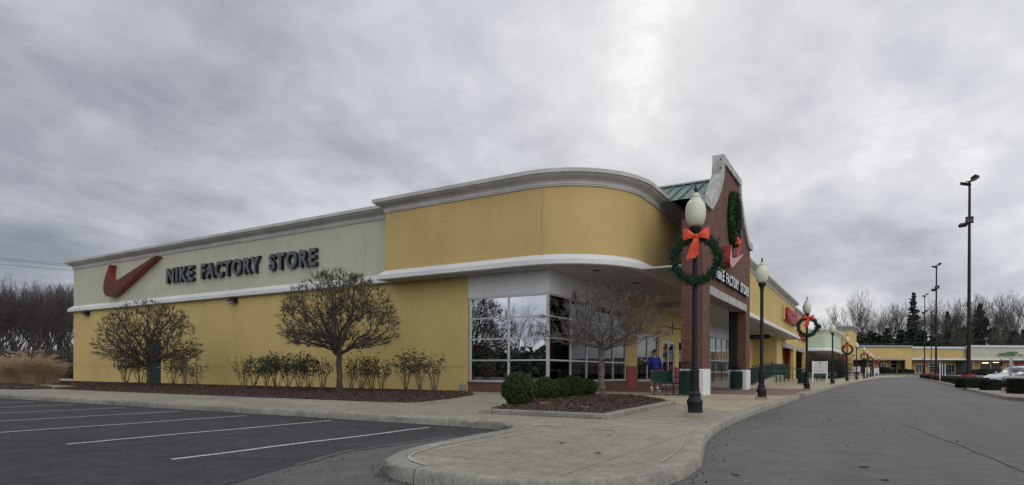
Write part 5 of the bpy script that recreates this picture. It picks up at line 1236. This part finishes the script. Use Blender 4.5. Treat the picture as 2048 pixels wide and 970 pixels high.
protos = {k: make_shrub(40+i, *v) for i, (k, v) in enumerate({'a': (1.0, .75, 7), 'b': (.95, .85, 4), 'c': (1.0, .8, 2), 'd': (1.1, .9, 5), 'e': (.75, 1.0, 1)}.items())}
shr = [(252, 774, 'b', .9), (280, 774, 'a', .85), (345, 774, 'b', .85), (372, 774, 'c', .85), (395, 775, 'e', .9), (487, 776, 'c', .85), (507, 776, 'b', .9), (533, 777, 'a', .9), (553, 777, 'a', 1.0), (576, 777, 'a', .95), (598, 778, 'a', .95), (620, 778, 'b', .95), (645, 778, 'c', .95),
       (700, 779, 'c', .9), (722, 779, 'e', 1.1), (746, 779, 'e', 1.1), (763, 780, 'b', .85), (812, 781, 'd', 1.0), (840, 782, 'd', .95), (869, 782, 'c', 1.05)]
names_ = ['leftmost leggy shrub beside the dome tree at the service door', 'leafy shrub just left of the trunk by the service door', 'leafy shrub right of the service door', 'thinner shrub second to the right of the service door', 'almost bare spreading shrub alone between the two wall trees',
 'first thin shrub of the long row left of the nest tree', 'second shrub of the long row left of the nest tree', 'third shrub of the long row left of the nest tree', 'fullest shrub in the long row left of the nest tree', 'fifth shrub of the long row left of the nest tree', 'sixth shrub of the long row left of the nest tree', 'seventh shrub, last leafy one before the nest tree', 'thin shrub just left of the nest tree trunk',
 'thin shrub just right of the nest tree trunk', 'nearly bare shrub second to the right of the nest tree', 'nearly bare shrub third to the right of the nest tree', 'low leafy shrub under the right side of the nest tree crown', 'tall leafy shrub left of the last two by the window', 'middle of the three tall shrubs by the glazed corner', 'last thin-stemmed shrub nearest the glazed corner']
used = set()
for (px, py, k, s), lb in zip(shr, names_):
    d = (CAMZ-.2)*FPX/(py-hor(px)); d = min(d, 99); x, y = at(px, d); y_ = max(16.6, min(18.6, y)); f = y_/y; x, y = x*f, y*f
    q = protos[k] if k not in used else copy_tree(protos[k]); used.add(k); q.location = (x, y, .17); q.rotation_euler = (0, 0, rnd.uniform(0, 6)); s2_ = s*depth(x, y)/26*1.45; q.scale = (s2_, s2_, s2_*rnd.uniform(.92, 1.08)); tag(q, lb, 'shrub', 'leggy shrubs along the side wall')
# clipped round bushes in the planter
def make_bush(seed, R_, n, mat_='bush', box=None, label=None, name='bush', cat='bush', leaf=.035):
    g = np.random.default_rng(seed); u = g.normal(size=(n, 3))
    if box is None:
        u /= np.linalg.norm(u, axis=1)[:, None]; bumps = np.array([mnoise.noise(Vector(v)*2.4+Vector((seed, 0, 0))) for v in u]); fine = np.array([mnoise.noise(Vector(v)*7+Vector((seed, 5, 0))) for v in u])
        r = R_*(1+.12*bumps+.08*fine)*g.uniform(.80, 1.03, n); P = u*r[:, None]; P[:, 2] = P[:, 2]*1.0+R_*.95
        P = P[P[:, 2] > .05+.04*g.uniform(size=len(P))]
    else:
        bx, by, bz = box; side = g.integers(0, 5, n); P = g.uniform(-1, 1, (n, 3)); P[side == 0, 0] = 1; P[side == 1, 0] = -1; P[side == 2, 1] = 1; P[side == 3, 1] = -1; P[side == 4, 2] = 1
        q = np.array([mnoise.noise(Vector((p[0]*bx*3+seed, p[1]*by*3, p[2]*bz*2))) for p in P]); P *= (1+.06*q+g.uniform(-.10, .02, n))[:, None]
        P = np.sign(P)*np.minimum(np.abs(P), 1.05); P = P*np.array([bx/2, by/2, bz/2]); P[:, 2] += bz/2+.04
    t = thing(name, label, cat); V, Fs = leaves_np(P, leaf, 1.5); mesh_np('foliage', V, Fs, MT[mat_], t, world=False)
    m = MB()
    if box is None:
        m.sphere((0, 0, R_*.92), R_*.80, 16, 10, sc=(1, 1, .9))
        m.v = [(v[0]*(1+.1*mnoise.noise(Vector(v)*3)), v[1]*(1+.1*mnoise.noise(Vector(v)*3)), v[2]) for v in m.v]
    else: m.box(-box[0]*.43, box[0]*.43, -box[1]*.43, box[1]*.43, .05, box[2]*.92)
    m.build('inner_twigs', MT[mat_], t, world=False, smooth=box is None)
    m = MB()
    for k in range(5): a_ = k*1.3; m.tube([(.02*math.cos(a_), .02*math.sin(a_), -.04), (.12*math.cos(a_), .12*math.sin(a_), .2)], .012, 5)
    m.build('stems', MT['stem'], t, world=False); return t
for k, (px, d, r, lb) in enumerate([(1038, 13.3, .37, 'nearest and roundest evergreen bush at the left end of the planter'), (1091, 15.4, .31, 'second round evergreen bush of the planter row'), (1119, 16.5, .28, 'third, middle evergreen bush of the planter row'), (1147, 17.0, .33, 'fourth evergreen bush of the planter row, the tallest'), (1174, 17.9, .28, 'fifth evergreen bush, nearest the planter tree')]):
    x, y = at(px, d); q = make_bush(60+k, r, 9000, label=lb, leaf=.030); q.location = (x, y, .22); q.rotation_euler = (0, 0, k); tag(q, None, None, 'round evergreen bushes in the planter')
# dry tufts
def tuft(x, y, z, s, n, h, lb, mat_, cat, name='grass_tuft', thick=.004, lean=.9):
    g = np.random.default_rng(int(abs(x)*100)); S = []
    for _ in range(n):
        a_ = g.uniform(0, 2*PI); r0 = abs(g.normal(0, s*.35)); b = np.array([x+r0*math.cos(a_)*1.4, y+r0*math.sin(a_), z]); tl = h*g.uniform(.45, 1)*(1-.62*min(1, (r0/(s*.95))**2)); ln = g.uniform(0, lean)*tl; a2 = a_+g.normal(0, .6)
        m_ = b+np.array([math.cos(a2)*ln*.3, math.sin(a2)*ln*.3, tl*.62]); e = b+np.array([math.cos(a2)*ln, math.sin(a2)*ln, tl*g.uniform(.7, 1)]); S.append([*b, *m_, thick, thick*.8]); S.append([*m_, *e, thick*.8, thick*.4])
    if name == 'ornamental_grass':
        for _ in range(110):
            a_ = g.uniform(0, 2*PI); ln = g.uniform(.1, .75)*h; b = np.array([x, y, z+h*.4]); e = np.array([x+math.cos(a_)*ln*1.3, y+math.sin(a_)*ln, z+h*g.uniform(.85, 1.15)-ln*.25]); S.append([*b, *e, .005, .004])
            for q_ in range(6): f_ = e+np.array([math.cos(a_), math.sin(a_), .25])*.05*q_; S.append([*f_, *(f_+g.normal(0, .03, 3)+np.array([math.cos(a_)*.03, math.sin(a_)*.03, .03])), .013, .006])
    V, Fs = tubes_np(np.array(S), 3); return tag(mesh_np(name, V, Fs, MT[mat_]), lb, cat)
tuft(-4.95+.1, 11.0, .22, .18, 150, .10, 'small dry tuft in the planter, the right one by the kerb corner', 'paletuft', 'grass tuft')
tuft(-6.05, 11.6, .22, .18, 150, .12, 'small dry tuft in the planter, the left one below the bushes', 'paletuft', 'grass tuft')
for k, (px, d, w, h, lb) in enumerate([(98, 33.5, .38, 1.25, 'rightmost tan ornamental grass clump by the corner of the wall'), (60, 33.0, .42, 1.65, 'middle tan ornamental grass clump left of the building'), (12, 32.5, .42, 1.4, 'tan ornamental grass clump at the left edge of the picture'), (-30, 33, .6, 1.2, None)]):
    if lb is None: continue
    x, y = at(px, d); tuft(x, y, .12, w*1.25, 2600, h, lb, 'drygrass', 'ornamental grass', 'ornamental_grass', .006, .85)
# hedges on the right-hand island
HD = [(2052, 25.6, .86, 1.0, .62, 'nearest dark clipped hedge at the right picture edge'), (1981, 30.6, .64, .66, .52, 'clipped block hedge just left of the nearest one, before the white car'), (1938, 35.2, .95, 1.0, .52, 'square clipped hedge in front of the nearest light pole')]
for k, (px, d, w, l, h, lb) in enumerate(HD):
    x, y = at(px, d); q = make_bush(80+k, 0, 9000, 'hedge', (w, l, h), lb, 'hedge', 'hedge', .035); q.location = (x, y, .08); q.rotation_euler = (0, 0, .45); tag(q, None, None, 'clipped hedges on the right island')
hp = make_bush(90, 0, 4200, 'hedge', (.9, 2.6, .55), None, 'hedge', 'hedge', .06); fh = True
y = 47.0; k = 0
xi = lambda y: float(np.interp(y, [p[1] for p in IS[5:]], [p[0] for p in IS[5:]]))
words = ['second', 'third', 'fourth', 'fifth', 'sixth', 'seventh', 'eighth', 'ninth', 'tenth', 'eleventh', 'twelfth', 'thirteenth', 'fourteenth', 'fifteenth', 'sixteenth', 'seventeenth', 'eighteenth', 'nineteenth', 'twentieth']
while y < 128 and k < 19:
    q = hp if fh else copy_tree(hp); fh = False; L_ = 1.0 if y < 60 else 1.65
    q.location = (xi(y)+.88, y, .05+zt(xi(y), y)); q.scale = (1, L_, rnd.uniform(.92, 1.05)); q.rotation_euler = (0, 0, math.atan2(-(xi(y+2)-xi(y)), 2))
    tag(q, f'dark clipped hedge, {words[k]} of the row running from the square hedge towards the far shops', 'hedge', 'clipped hedges on the right island'); y += 2.62*L_+(1.1 if k in (4, 9, 13) else .25); k += 1
x, y = at(2030, 28.2); tuft(x-.2, y, .1, .25, 220, .35, 'reddish dry plant beside the nearest hedge', 'redleaf', 'plant', 'low_plant', .006, .9)
for k, (px, d, w, h, lb) in enumerate([(1770, 147, 1.6, 1.4, 'round dark bush left of the far shop door'), (1783, 147.5, 1.6, 1.0, 'low bush left of the far shop door'), (1806, 147.5, 1.8, 1.0, 'low bush right of the far shop door'), (1819, 147.5, 1.6, .9, 'low round bush before the far white pier'), (1953, 146, 3, 1.0, 'long low bush before the dark windows at far right'), (1980, 146, 5, 1.1, 'long low bush before the lit windows at far right'), (1768, 146, 1.0, 1.0, 'dark planter bush by the far red column')]):
    x, y = at(px, d); q = make_bush(100+k, w*.5, 1500, 'hedge', (w, 1.2, h), lb, 'bush', 'bush', .12); q.location = (x, y, zt(x, y)); q.rotation_euler = (0, 0, YAW)
# dark leafless bushes below the green shop
def twig_bush(label, x, y, z, Rb, n, mat_='stem', tipr=.02):
    g = np.random.default_rng(int(x*10+y)); S = []
    for _ in range(n):
        a_ = g.uniform(0, 2*PI); e_ = g.uniform(.3, 1.5); p = np.array([x, y, z]); d = np.array([math.cos(a_)*math.cos(e_), math.sin(a_)*math.cos(e_), math.sin(e_)])
        for i in range(6): q = p+d*Rb/5*g.uniform(.7, 1.1); S.append([*p, *q, tipr*(1.6-.2*i), tipr*(1.4-.2*i)]); p = q; d = d+g.normal(0, .28, 3); d /= np.linalg.norm(d)
    V, Fs = tubes_np(np.array(S), 3); return tag(mesh_np('bare_bush', V, Fs, MT[mat_]), label, 'bush')
for px, d, Rb, lb in ((1632, 88, 3.9, 'large bare bush below the left part of the pale green shop'), (1646, 90, 3.6, 'bare bush behind the information board'), (1672, 86, 3.4, 'tall bare bush between the board lamp and the tower'), (1660, 92, 3.2, 'bare bush right behind the lamp by the board')):
    x, y = at(px, d); twig_bush(lb, x, y, .1, Rb, 420, 'woodbark', .018)
x, y = at(1884, 138); twig_bush('small purple brown bare tree before the orange far shop', x, y, .6, 2.6, 300, 'redcol' if False else 'woodbark', .03)

# woodland
def bare_tree(seed, H, spread, forks=2, minr=.022, levels=6, up=.25, multi=1, barkm='woodbark', low=.45):
    g = random.Random(seed); S = []
    def grow(p, d, L, r, lv):
        n = 3 if lv > 1 else 2; q = p
        for i in range(n):
            d = (d+Vector((g.gauss(0, .11), g.gauss(0, .11), g.gauss(0, .06)+up*.12))).normalized(); e = q+d*(L/n); r1 = max(minr*.6, r*(1-.32/n)); S.append([*q, *e, max(r, minr*.6), r1]); q = e; r = r1
            if lv > 0 and lv < levels and i < n-1 and g.random() < .55: side(q, d, L*g.uniform(.45, .75), r*.55, lv-1)
        if lv > 0:
            k = g.choice((2, 2, 3)) if lv > 1 else 3
            for j in range(k):
                side(q, d, L*g.uniform(.62, .86), r*g.uniform(.62, .78), lv-1, .9)
    def side(p, d, L, r, lv, w=1.25):
        v = Vector((g.gauss(0, 1), g.gauss(0, 1), g.gauss(0, .5))); v = (v-d*v.dot(d)).normalized(); grow(p, (d+v*g.uniform(.3, .75)*spread*w+Vector((0, 0, up))).normalized(), L, r, lv)
    for m in range(multi):
        b = Vector((g.uniform(-.4, .4)*(multi > 1), g.uniform(-.4, .4)*(multi > 1), -.8)); t0 = H*low; r0 = H*.0135
        grow(b, Vector((g.gauss(0, .07)*(1+multi), g.gauss(0, .07), 1)).normalized(), t0, r0, levels)
    S = np.array(S); zmax = S[:, 5].max(); S[:, [0, 1, 2, 3, 4, 5]] *= H/zmax
    t = thing('bare_tree', None, 'tree'); big = S[:, 6] > H*.0045
    V, Fs = tubes_np(S[big], 6); mesh_np('trunk', V, Fs, MT[barkm], t, smooth=True, world=False); V, Fs = tubes_np(S[~big], 3); mesh_np('crown', V, Fs, MT[barkm], t, world=False); return t
def conifer(seed, H, wd, dens=1.0):
    g = np.random.default_rng(seed); S = [[0, 0, -.5, 0, 0, H*.97, H*.014, .03]]; P = []
    z = H*.10
    while z < H*.99:
        u = (z-H*.1)/(H*.9); L0 = wd*(1-u)**.8*.5+.15
        for k in range(7):
            a_ = g.uniform(0, 2*PI); L = L0*g.uniform(.6, 1.15); dz = -L*.12+g.uniform(-.2, .3); p = np.array([0, 0, z]); e = np.array([math.cos(a_)*L, math.sin(a_)*L, z+dz+L*.15]); S.append([*p, *e, .05, .015])
            n = int(26*dens*max(.4, L)); ts = g.uniform(.15, 1, n); P.append(p+(e-p)*ts[:, None]+g.normal(0, 1, (n, 3))*np.array([.16, .16, .09]))
        z += H*.030*g.uniform(.8, 1.3)
    P = np.concatenate(P); V, Fs = leaves_np(P, .30, 1.6); t = thing('conifer_tree', None, 'tree'); mesh_np('crown', V, Fs, MT['conifer'], t, world=False); V, Fs = tubes_np(np.array(S), 5); mesh_np('trunk', V, Fs, MT['woodbark'], t, world=False); return t
BT = [bare_tree(201, 16, 1.25, levels=5, low=.36, up=.22), bare_tree(202, 16, .95, levels=5, low=.42, up=.32), bare_tree(203, 16, 1.15, levels=5, low=.30, up=.25), bare_tree(204, 16, .9, levels=5, low=.38, up=.35, multi=2), bare_tree(205, 16, 1.0, levels=5, low=.34, barkm='palebark', up=.3)]
CT = [conifer(301, 14, 4.6, .55), conifer(302, 12, 6.0, .9), conifer(303, 13, 4.2, .8)]
usedT = set()
def put(proto, x, y, z, H, base, label, group, wide=1.0):
    q = proto if proto.name not in usedT else copy_tree(proto); usedT.add(proto.name); s = H/base; q.location = (x, y, z); q.scale = (s*wide, s*wide, s); q.rotation_euler = (rnd.uniform(-.03, .03), rnd.uniform(-.03, .03), rnd.uniform(0, 6.28)); tag(q, label, 'tree', group); return q
big = bare_tree(777, 27, .9, levels=6, low=.27, up=.35, multi=2)
def putp(px, py, d, proto, base, lb, grp, wide=1.0):
    x, y = at(px, d); z = hillz(x, y)-.1; return put(proto, x, y, z, hz(px, py, d)-z, base, lb, grp, wide)
putp(1717, 577, 186, big, 27, 'tallest bare tree with two main trunks above the far yellow shop', None, .9)
spec = [(1748, 606, 'B2', 'bare spreading tree right of the tallest one'), (1776, 622, 'B0', 'low dense brown tree right of the tall bare trees'), (1802, 598, 'B1', 'tall thin bare tree just left of the pointed conifer'), (1830, 583, 'C0', 'pointed conifer rising above the woods'), (1868, 612, 'B0', 'bare round-headed tree behind the second light pole'),
        (1897, 624, 'C2', 'small dark conifer left of the nearest light pole'), (1893, 592, 'B2', 'wide forked bare tree left of the nearest light pole'), (1922, 588, 'B3', 'thin bare tree right beside the nearest light pole'), (1962, 608, 'C1', 'broad dark conifer right of the nearest light pole'), (1966, 584, 'B1', 'tall bare tree behind the broad conifer'), (1986, 580, 'B2', 'tall bare tree near the right edge of the woods'), (2002, 581, 'B3', 'slim bare tree second from the pale trunks'), (2024, 579, 'B1', 'tall bare tree above the green lettering'), (2042, 585, 'B2', 'bare tree at the right picture edge'), (1691, 628, 'B0', 'small bare tree above the narrow tower'), (1655, 636, 'B0', 'bare treetop above the pale green shop'), (1640, 650, 'C1', 'dark evergreen above the pale green shop')]
for k, (px, py, pr, lb) in enumerate(spec):
    p = BT[int(pr[1])] if pr[0] == 'B' else CT[int(pr[1])]; putp(px, py, 190+(k*7) % 22, p, 16 if pr[0] == 'B' else (14, 12, 13)[int(pr[1])], lb, 'trees in the woods behind the far shops', 1.0 if pr[0] == 'B' else .85)
grpR = 'trees in the woods behind the far shops'
for k in range(60):
    px = 1600+k*7.6+rnd.uniform(-5, 5); d = rnd.uniform(200, 262); py = rnd.uniform(606, 645) if px > 1700 else rnd.uniform(640, 668)
    putp(px, py, d, BT[rnd.choice((0, 1, 2, 3))], 16, 'grey brown bare tree in the mixed woods behind the far shops', grpR+' (bare)', rnd.uniform(.8, 1.1))
for k in range(9):
    px = 1870+k*21+rnd.uniform(-6, 6); putp(px, rnd.uniform(632, 655), rnd.uniform(172, 180), BT[4], 16, 'pale-trunked slender tree in front of the dark woods behind the far shops', grpR+' (pale)', .8)
for k in range(46):
    px = 1620+k*10.6+rnd.uniform(-5, 5); d = rnd.uniform(174, 200); py = rnd.uniform(652, 678) if px > 1690 else rnd.uniform(672, 690)
    c = rnd.randrange(3); putp(px, py, d, CT[c], (14, 12, 13)[c], 'dark evergreen in the lower belt of the woods behind the far shops', grpR+' (evergreen)', rnd.uniform(1.4, 2.1))
# left woods
for k in range(80):
    px = -70+k*2.9+rnd.uniform(-3, 3); d = rnd.uniform(66, 110); py = 566+rnd.uniform(-12, 22)+(6 if px < 30 else 0); x, y = at(px, d)
    put(BT[rnd.choice((0, 2, 0, 2, 1))], x, y, -.1, hz(px, py, d), 16, 'grey brown bare tree in the dense woods left of the building', 'bare trees in the woods left of the building', rnd.uniform(.6, .9))
def thicket(name, label, pts, n, H, mat_, sz=.5, tr=.03):
    S = []; L = []; g = nr
    for _ in range(n):
        i = rnd.randrange(len(pts)-1); u = rnd.random(); a_, b_ = pts[i], pts[i+1]; x = a_[0]+(b_[0]-a_[0])*u+rnd.gauss(0, 2.5); y = a_[1]+(b_[1]-a_[1])*u+rnd.gauss(0, 2.5); z = hillz(x, y); h = H*rnd.uniform(.35, 1)
        p = np.array([x, y, z-.1]); d = np.array([rnd.gauss(0, .25), rnd.gauss(0, .25), 1.]); d /= np.linalg.norm(d)
        for k in range(4): q = p+d*h/4; S.append([*p, *q, tr*(1.2-.2*k), tr*(1-.2*k)]); L.append(q+g.normal(0, .35, 3)); L.append(q+g.normal(0, .35, 3)); p = q; d = d+g.normal(0, .25, 3); d /= np.linalg.norm(d)
    V, Fs = tubes_np(np.array(S), 3); V2, F2_ = leaves_np(np.array(L), sz, 1.4)
    return tag(mesh_np(name, np.concatenate([V, V2]), np.concatenate([Fs, F2_+len(V)]), MT[mat_]), label, 'undergrowth', kind='stuff')
thicket('undergrowth', 'dark tangled brush along the foot of the woods left of the building', [at(px, 62) for px in (-150, -60, 20, 90, 150, 230)], 4600, 3.4, 'woodbark', .10, .03)
thicket('undergrowth', 'deeper dark brush inside the woods left of the building', [at(px, 96) for px in (-150, -60, 20, 90, 150, 230)], 6000, 4.2, 'woodbark', .14, .04)
thicket('undergrowth', 'dark evergreen brush at the foot of the woods behind the far shops', [at(px, 172) for px in (1590, 1700, 1800, 1900, 2000, 2120)], 6500, 6.5, 'conifer', .55, .04)
# woods and lawns beyond the car park, behind the viewer: they show in the mirror glass
for k in range(26):
    x = -78+k*3.4+rnd.uniform(-1, 1); y = -44-rnd.uniform(0, 16)
    put(BT[rnd.choice((0, 1, 2, 3))], x, y, -.1, rnd.uniform(9, 13), 16, 'bare tree across the car park, mirrored in the corner glass', 'bare trees across the car park', .9)
for k in range(4):
    x, y = (-36, -18) if k == 0 else (-26+k*9, -20-k*3); put(BT[(2, 0, 2, 1)[k]], x, y, -.1, 9 if k == 0 else 7, 16, 'bare car park tree mirrored in the left corner panes', 'bare car park trees', 1.3)
thicket('undergrowth', 'dark brush across the car park mirrored in the lower corner panes', [(-85, -46), (-50, -48), (-10, -46), (20, -44)], 5200, 5.0, 'conifer', .7, .05)
for k in range(26):
    x = 34+rnd.uniform(0, 22); y = 14+k*4.6; 
    put(BT[rnd.choice((0, 1, 2, 3))] if k % 2 else CT[k % 3], x, y, -.1, rnd.uniform(8, 12), 16 if k % 2 else 13, 'tree beyond the car park, mirrored in the shop windows', 'trees right of the car park', 1.0)

# ---------------------------------------------------------------- wires and utility pole
def wire(name, label, p, q, sag, r):
    a = MB(); pts = [(p[0]+(q[0]-p[0])*t, p[1]+(q[1]-p[1])*t, p[2]+(q[2]-p[2])*t-sag*4*t*(1-t)) for t in [i/16 for i in range(17)]]; a.tube(pts, r, 5); return tag(a.build(name, MT['wire']), label, 'power line')
def P3(px, py, d): x, y = at(px, d); return (x, y, hz(px, py, d))
wire('power_line', 'upper pair power line at the left, top strand', P3(-200, 494, 75), P3(260, 540, 75), .1, .022)
wire('power_line', 'upper pair power line at the left, second strand', P3(-200, 498, 75.5), P3(260, 543, 75.5), .1, .022)
wire('power_line', 'single lower power line at the left before the woods', P3(-200, 508, 76), P3(260, 551, 76), .1, .022)
wire('power_line', 'low cable crossing the trunks of the left woods', P3(-200, 612, 62), P3(260, 612, 62), .3, .015)
wire('power_line', 'cable sagging over the roofs of the far shops', P3(1695, 688, 171), P3(1974, 677, 171), .4, .05)
wire('power_line', 'cable leaving the pale utility pole to the right', P3(1974, 677, 171), P3(2160, 672, 171), .4, .05)
t = thing('utility_pole', 'short pale utility pole rising behind the far beige shop roof', 'utility pole', (0, 0, 0)); x, y = at(1972, 171)
a = MB(); a.tube([(0, 0, 0), (0, 0, 1)], [.22, .18], 10); 
o = a.build('pole', MT['palebark'], t, world=False); hh = hz(1972, 674, 171)-hillz(x, y); o.data.transform(Matrix.Scale(hh, 4, (0, 0, 1)))
a = MB(); a.box(-.6, .6, -.08, .08, hh-.6, hh-.45); a.lathe([(.22, hh-2.6), (.25, hh-2.5), (.25, hh-1.9), (.1, hh-1.85)], 12, (.35, 0, 0)); a.build('transformer', MT['galv'], t, world=False); t.location = (x, y, hillz(x, y)); t.rotation_euler = (0, 0, YAW)

# ---------------------------------------------------------------- sky
world = bpy.data.worlds.new('World'); scene.world = world; world.use_nodes = True
wt = world.node_tree; wt.nodes.clear(); g = G(wt)
SUN_EL = math.radians(27); az = YAW-math.atan((1310-1024)/FPX)     # angle left of +Y
sdir = Vector((-math.sin(az)*math.cos(SUN_EL), math.cos(az)*math.cos(SUN_EL), math.sin(SUN_EL)))
out = g.n('ShaderNodeOutputWorld'); sky = g.n('ShaderNodeTexSky'); sky.sky_type = 'NISHITA'; sky.sun_disc = False; sky.sun_elevation = SUN_EL; sky.sun_rotation = -az
bg1 = g.n('ShaderNodeBackground'); bg1.inputs[1].default_value = .06; g.l(sky.outputs[0], bg1.inputs[0])
tc = g.n('ShaderNodeTexCoord'); nrm = g.n('ShaderNodeVectorMath'); nrm.operation = 'NORMALIZE'; g.l(tc.outputs['Generated'], nrm.inputs[0]); D_ = nrm.outputs[0]
sx = g.n('ShaderNodeSeparateXYZ'); g.l(D_, sx.inputs[0])
zc = g.math('ADD', g.math('MAXIMUM', sx.outputs[2], 0.0), .28)
cx = g.n('ShaderNodeCombineXYZ'); g.l(g.math('DIVIDE', sx.outputs[0], zc), cx.inputs[0]); g.l(g.math('DIVIDE', sx.outputs[1], zc), cx.inputs[1]); cx.inputs[2].default_value = 3.7
def mapped(rot, scale, loc=(0, 0, 0)):
    m = g.n('ShaderNodeMapping'); m.inputs['Rotation'].default_value = (0, 0, rot); m.inputs['Scale'].default_value = scale; m.inputs['Location'].default_value = loc; g.l(cx.outputs[0], m.inputs['Vector']); return m.outputs[0]
def dotdir(vec):
    o = g.n('ShaderNodeVectorMath'); o.operation = 'DOT_PRODUCT'; g.l(D_, o.inputs[0]); o.inputs[1].default_value = vec; return o.outputs['Value']
n1 = g.noise(mapped(YAW+.75, (1.0, .8, 1)), 2.1, 9, .50, .25)
n2 = g.noise(mapped(YAW+.5, (1.0, .8, 1), (5, 2, 0)), .7, 3, .5, .4)
n3 = g.noise(mapped(YAW-.2, (1, .8, 1), (1, 7, 0)), 5.5, 8, .6, .5)
nn = g.math('ADD', g.math('ADD', g.math('MULTIPLY', n1, .58), g.math('MULTIPLY', n2, .32)), g.math('MULTIPLY', n3, .10))   # about .5
lump = g.ramp(g.noise(mapped(YAW+1.1, (1.0, .9, 1), (3, 1, 0)), 3.0, 7, .58, .15), [(.36, 0.0), (.50, .45), (.64, 1.0)])
nn = g.math('ADD', g.math('MULTIPLY', g.math('SUBTRACT', nn, .5), 1.25), g.math('MULTIPLY', g.math('SUBTRACT', lump, .5), .22))
sunf = g.math('MAXIMUM', dotdir(sdir), 0.0)
glow = g.math('ADD', g.math('MULTIPLY', g.math('POWER', sunf, 7.0), .06), g.math('MULTIPLY', g.math('POWER', sunf, 90.0), .13))
side = g.math('MULTIPLY', dotdir((R2[0], R2[1], 0)), .28)
high = g.math('MULTIPLY', g.math('MINIMUM', g.math('MAXIMUM', sx.outputs[2], 0.0), .5), .42)
back = g.math('MULTIPLY', g.math('MAXIMUM', g.math('MULTIPLY', dotdir((F2[0], F2[1], 0)), -1.0), 0.0), .30)
v = g.math('ADD', g.math('ADD', g.math('ADD', nn, side), g.math('ADD', glow, high)), g.math('ADD', back, .33))
c = g.ramp(v, [(.0, (.13, .145, .185)), (.20, (.20, .215, .25)), (.38, (.295, .31, .345)), (.52, (.385, .40, .43)), (.66, (.475, .485, .505)), (.85, (.66, .665, .67)), (1.0, (.85, .85, .85))])
bg2 = g.n('ShaderNodeBackground'); g.l(c, bg2.inputs[0]); g.l(g.math('ADD', g.math('MULTIPLY', g.math('MAXIMUM', g.math('ADD', dotdir((.55, -.83, 0)), .15), 0.0), 1.10), 1.10), bg2.inputs[1])
mx = g.n('ShaderNodeMixShader'); mx.inputs[0].default_value = .94; g.l(bg1.outputs[0], mx.inputs[1]); g.l(bg2.outputs[0], mx.inputs[2]); g.l(mx.outputs[0], out.inputs[0])
ld = bpy.data.lights.new('sun', 'SUN'); ld.energy = .5; ld.angle = math.radians(24); ld.color = (1, .96, .9); lo = bpy.data.objects.new('sun', ld); col.objects.link(lo)
lo.rotation_euler = (-sdir).to_track_quat('-Z', 'Y').to_euler()
# ---------------------------------------------------------------- camera
cd = bpy.data.cameras.new('camera'); cam = bpy.data.objects.new('camera', cd); col.objects.link(cam); scene.camera = cam
cd.sensor_width = 36; cd.lens = FPX/2048*36; cd.shift_y = (hor(1024)-485)/2048; cd.clip_end = 2000; cd.clip_start = .1
Rv = Vector((R2[0], R2[1], 0)); Fv = Vector((F2[0], F2[1], 0)); Uv = Vector((0, 0, 1)); ro = .0045
r_ = Rv*math.cos(ro)+Uv*math.sin(ro); u_ = Uv*math.cos(ro)-Rv*math.sin(ro)
cam.matrix_world = Matrix(((r_.x, u_.x, -Fv.x, 0), (r_.y, u_.y, -Fv.y, 0), (r_.z, u_.z, -Fv.z, CAMZ), (0, 0, 0, 1)))
scene.view_settings.view_transform = 'Standard'; scene.view_settings.look = 'None'; scene.view_settings.exposure = .47; scene.view_settings.gamma = 1
scene.render.engine = 'CYCLES'; scene.cycles.max_bounces = 6; scene.cycles.transparent_max_bounces = 8; scene.cycles.sample_clamp_indirect = 4
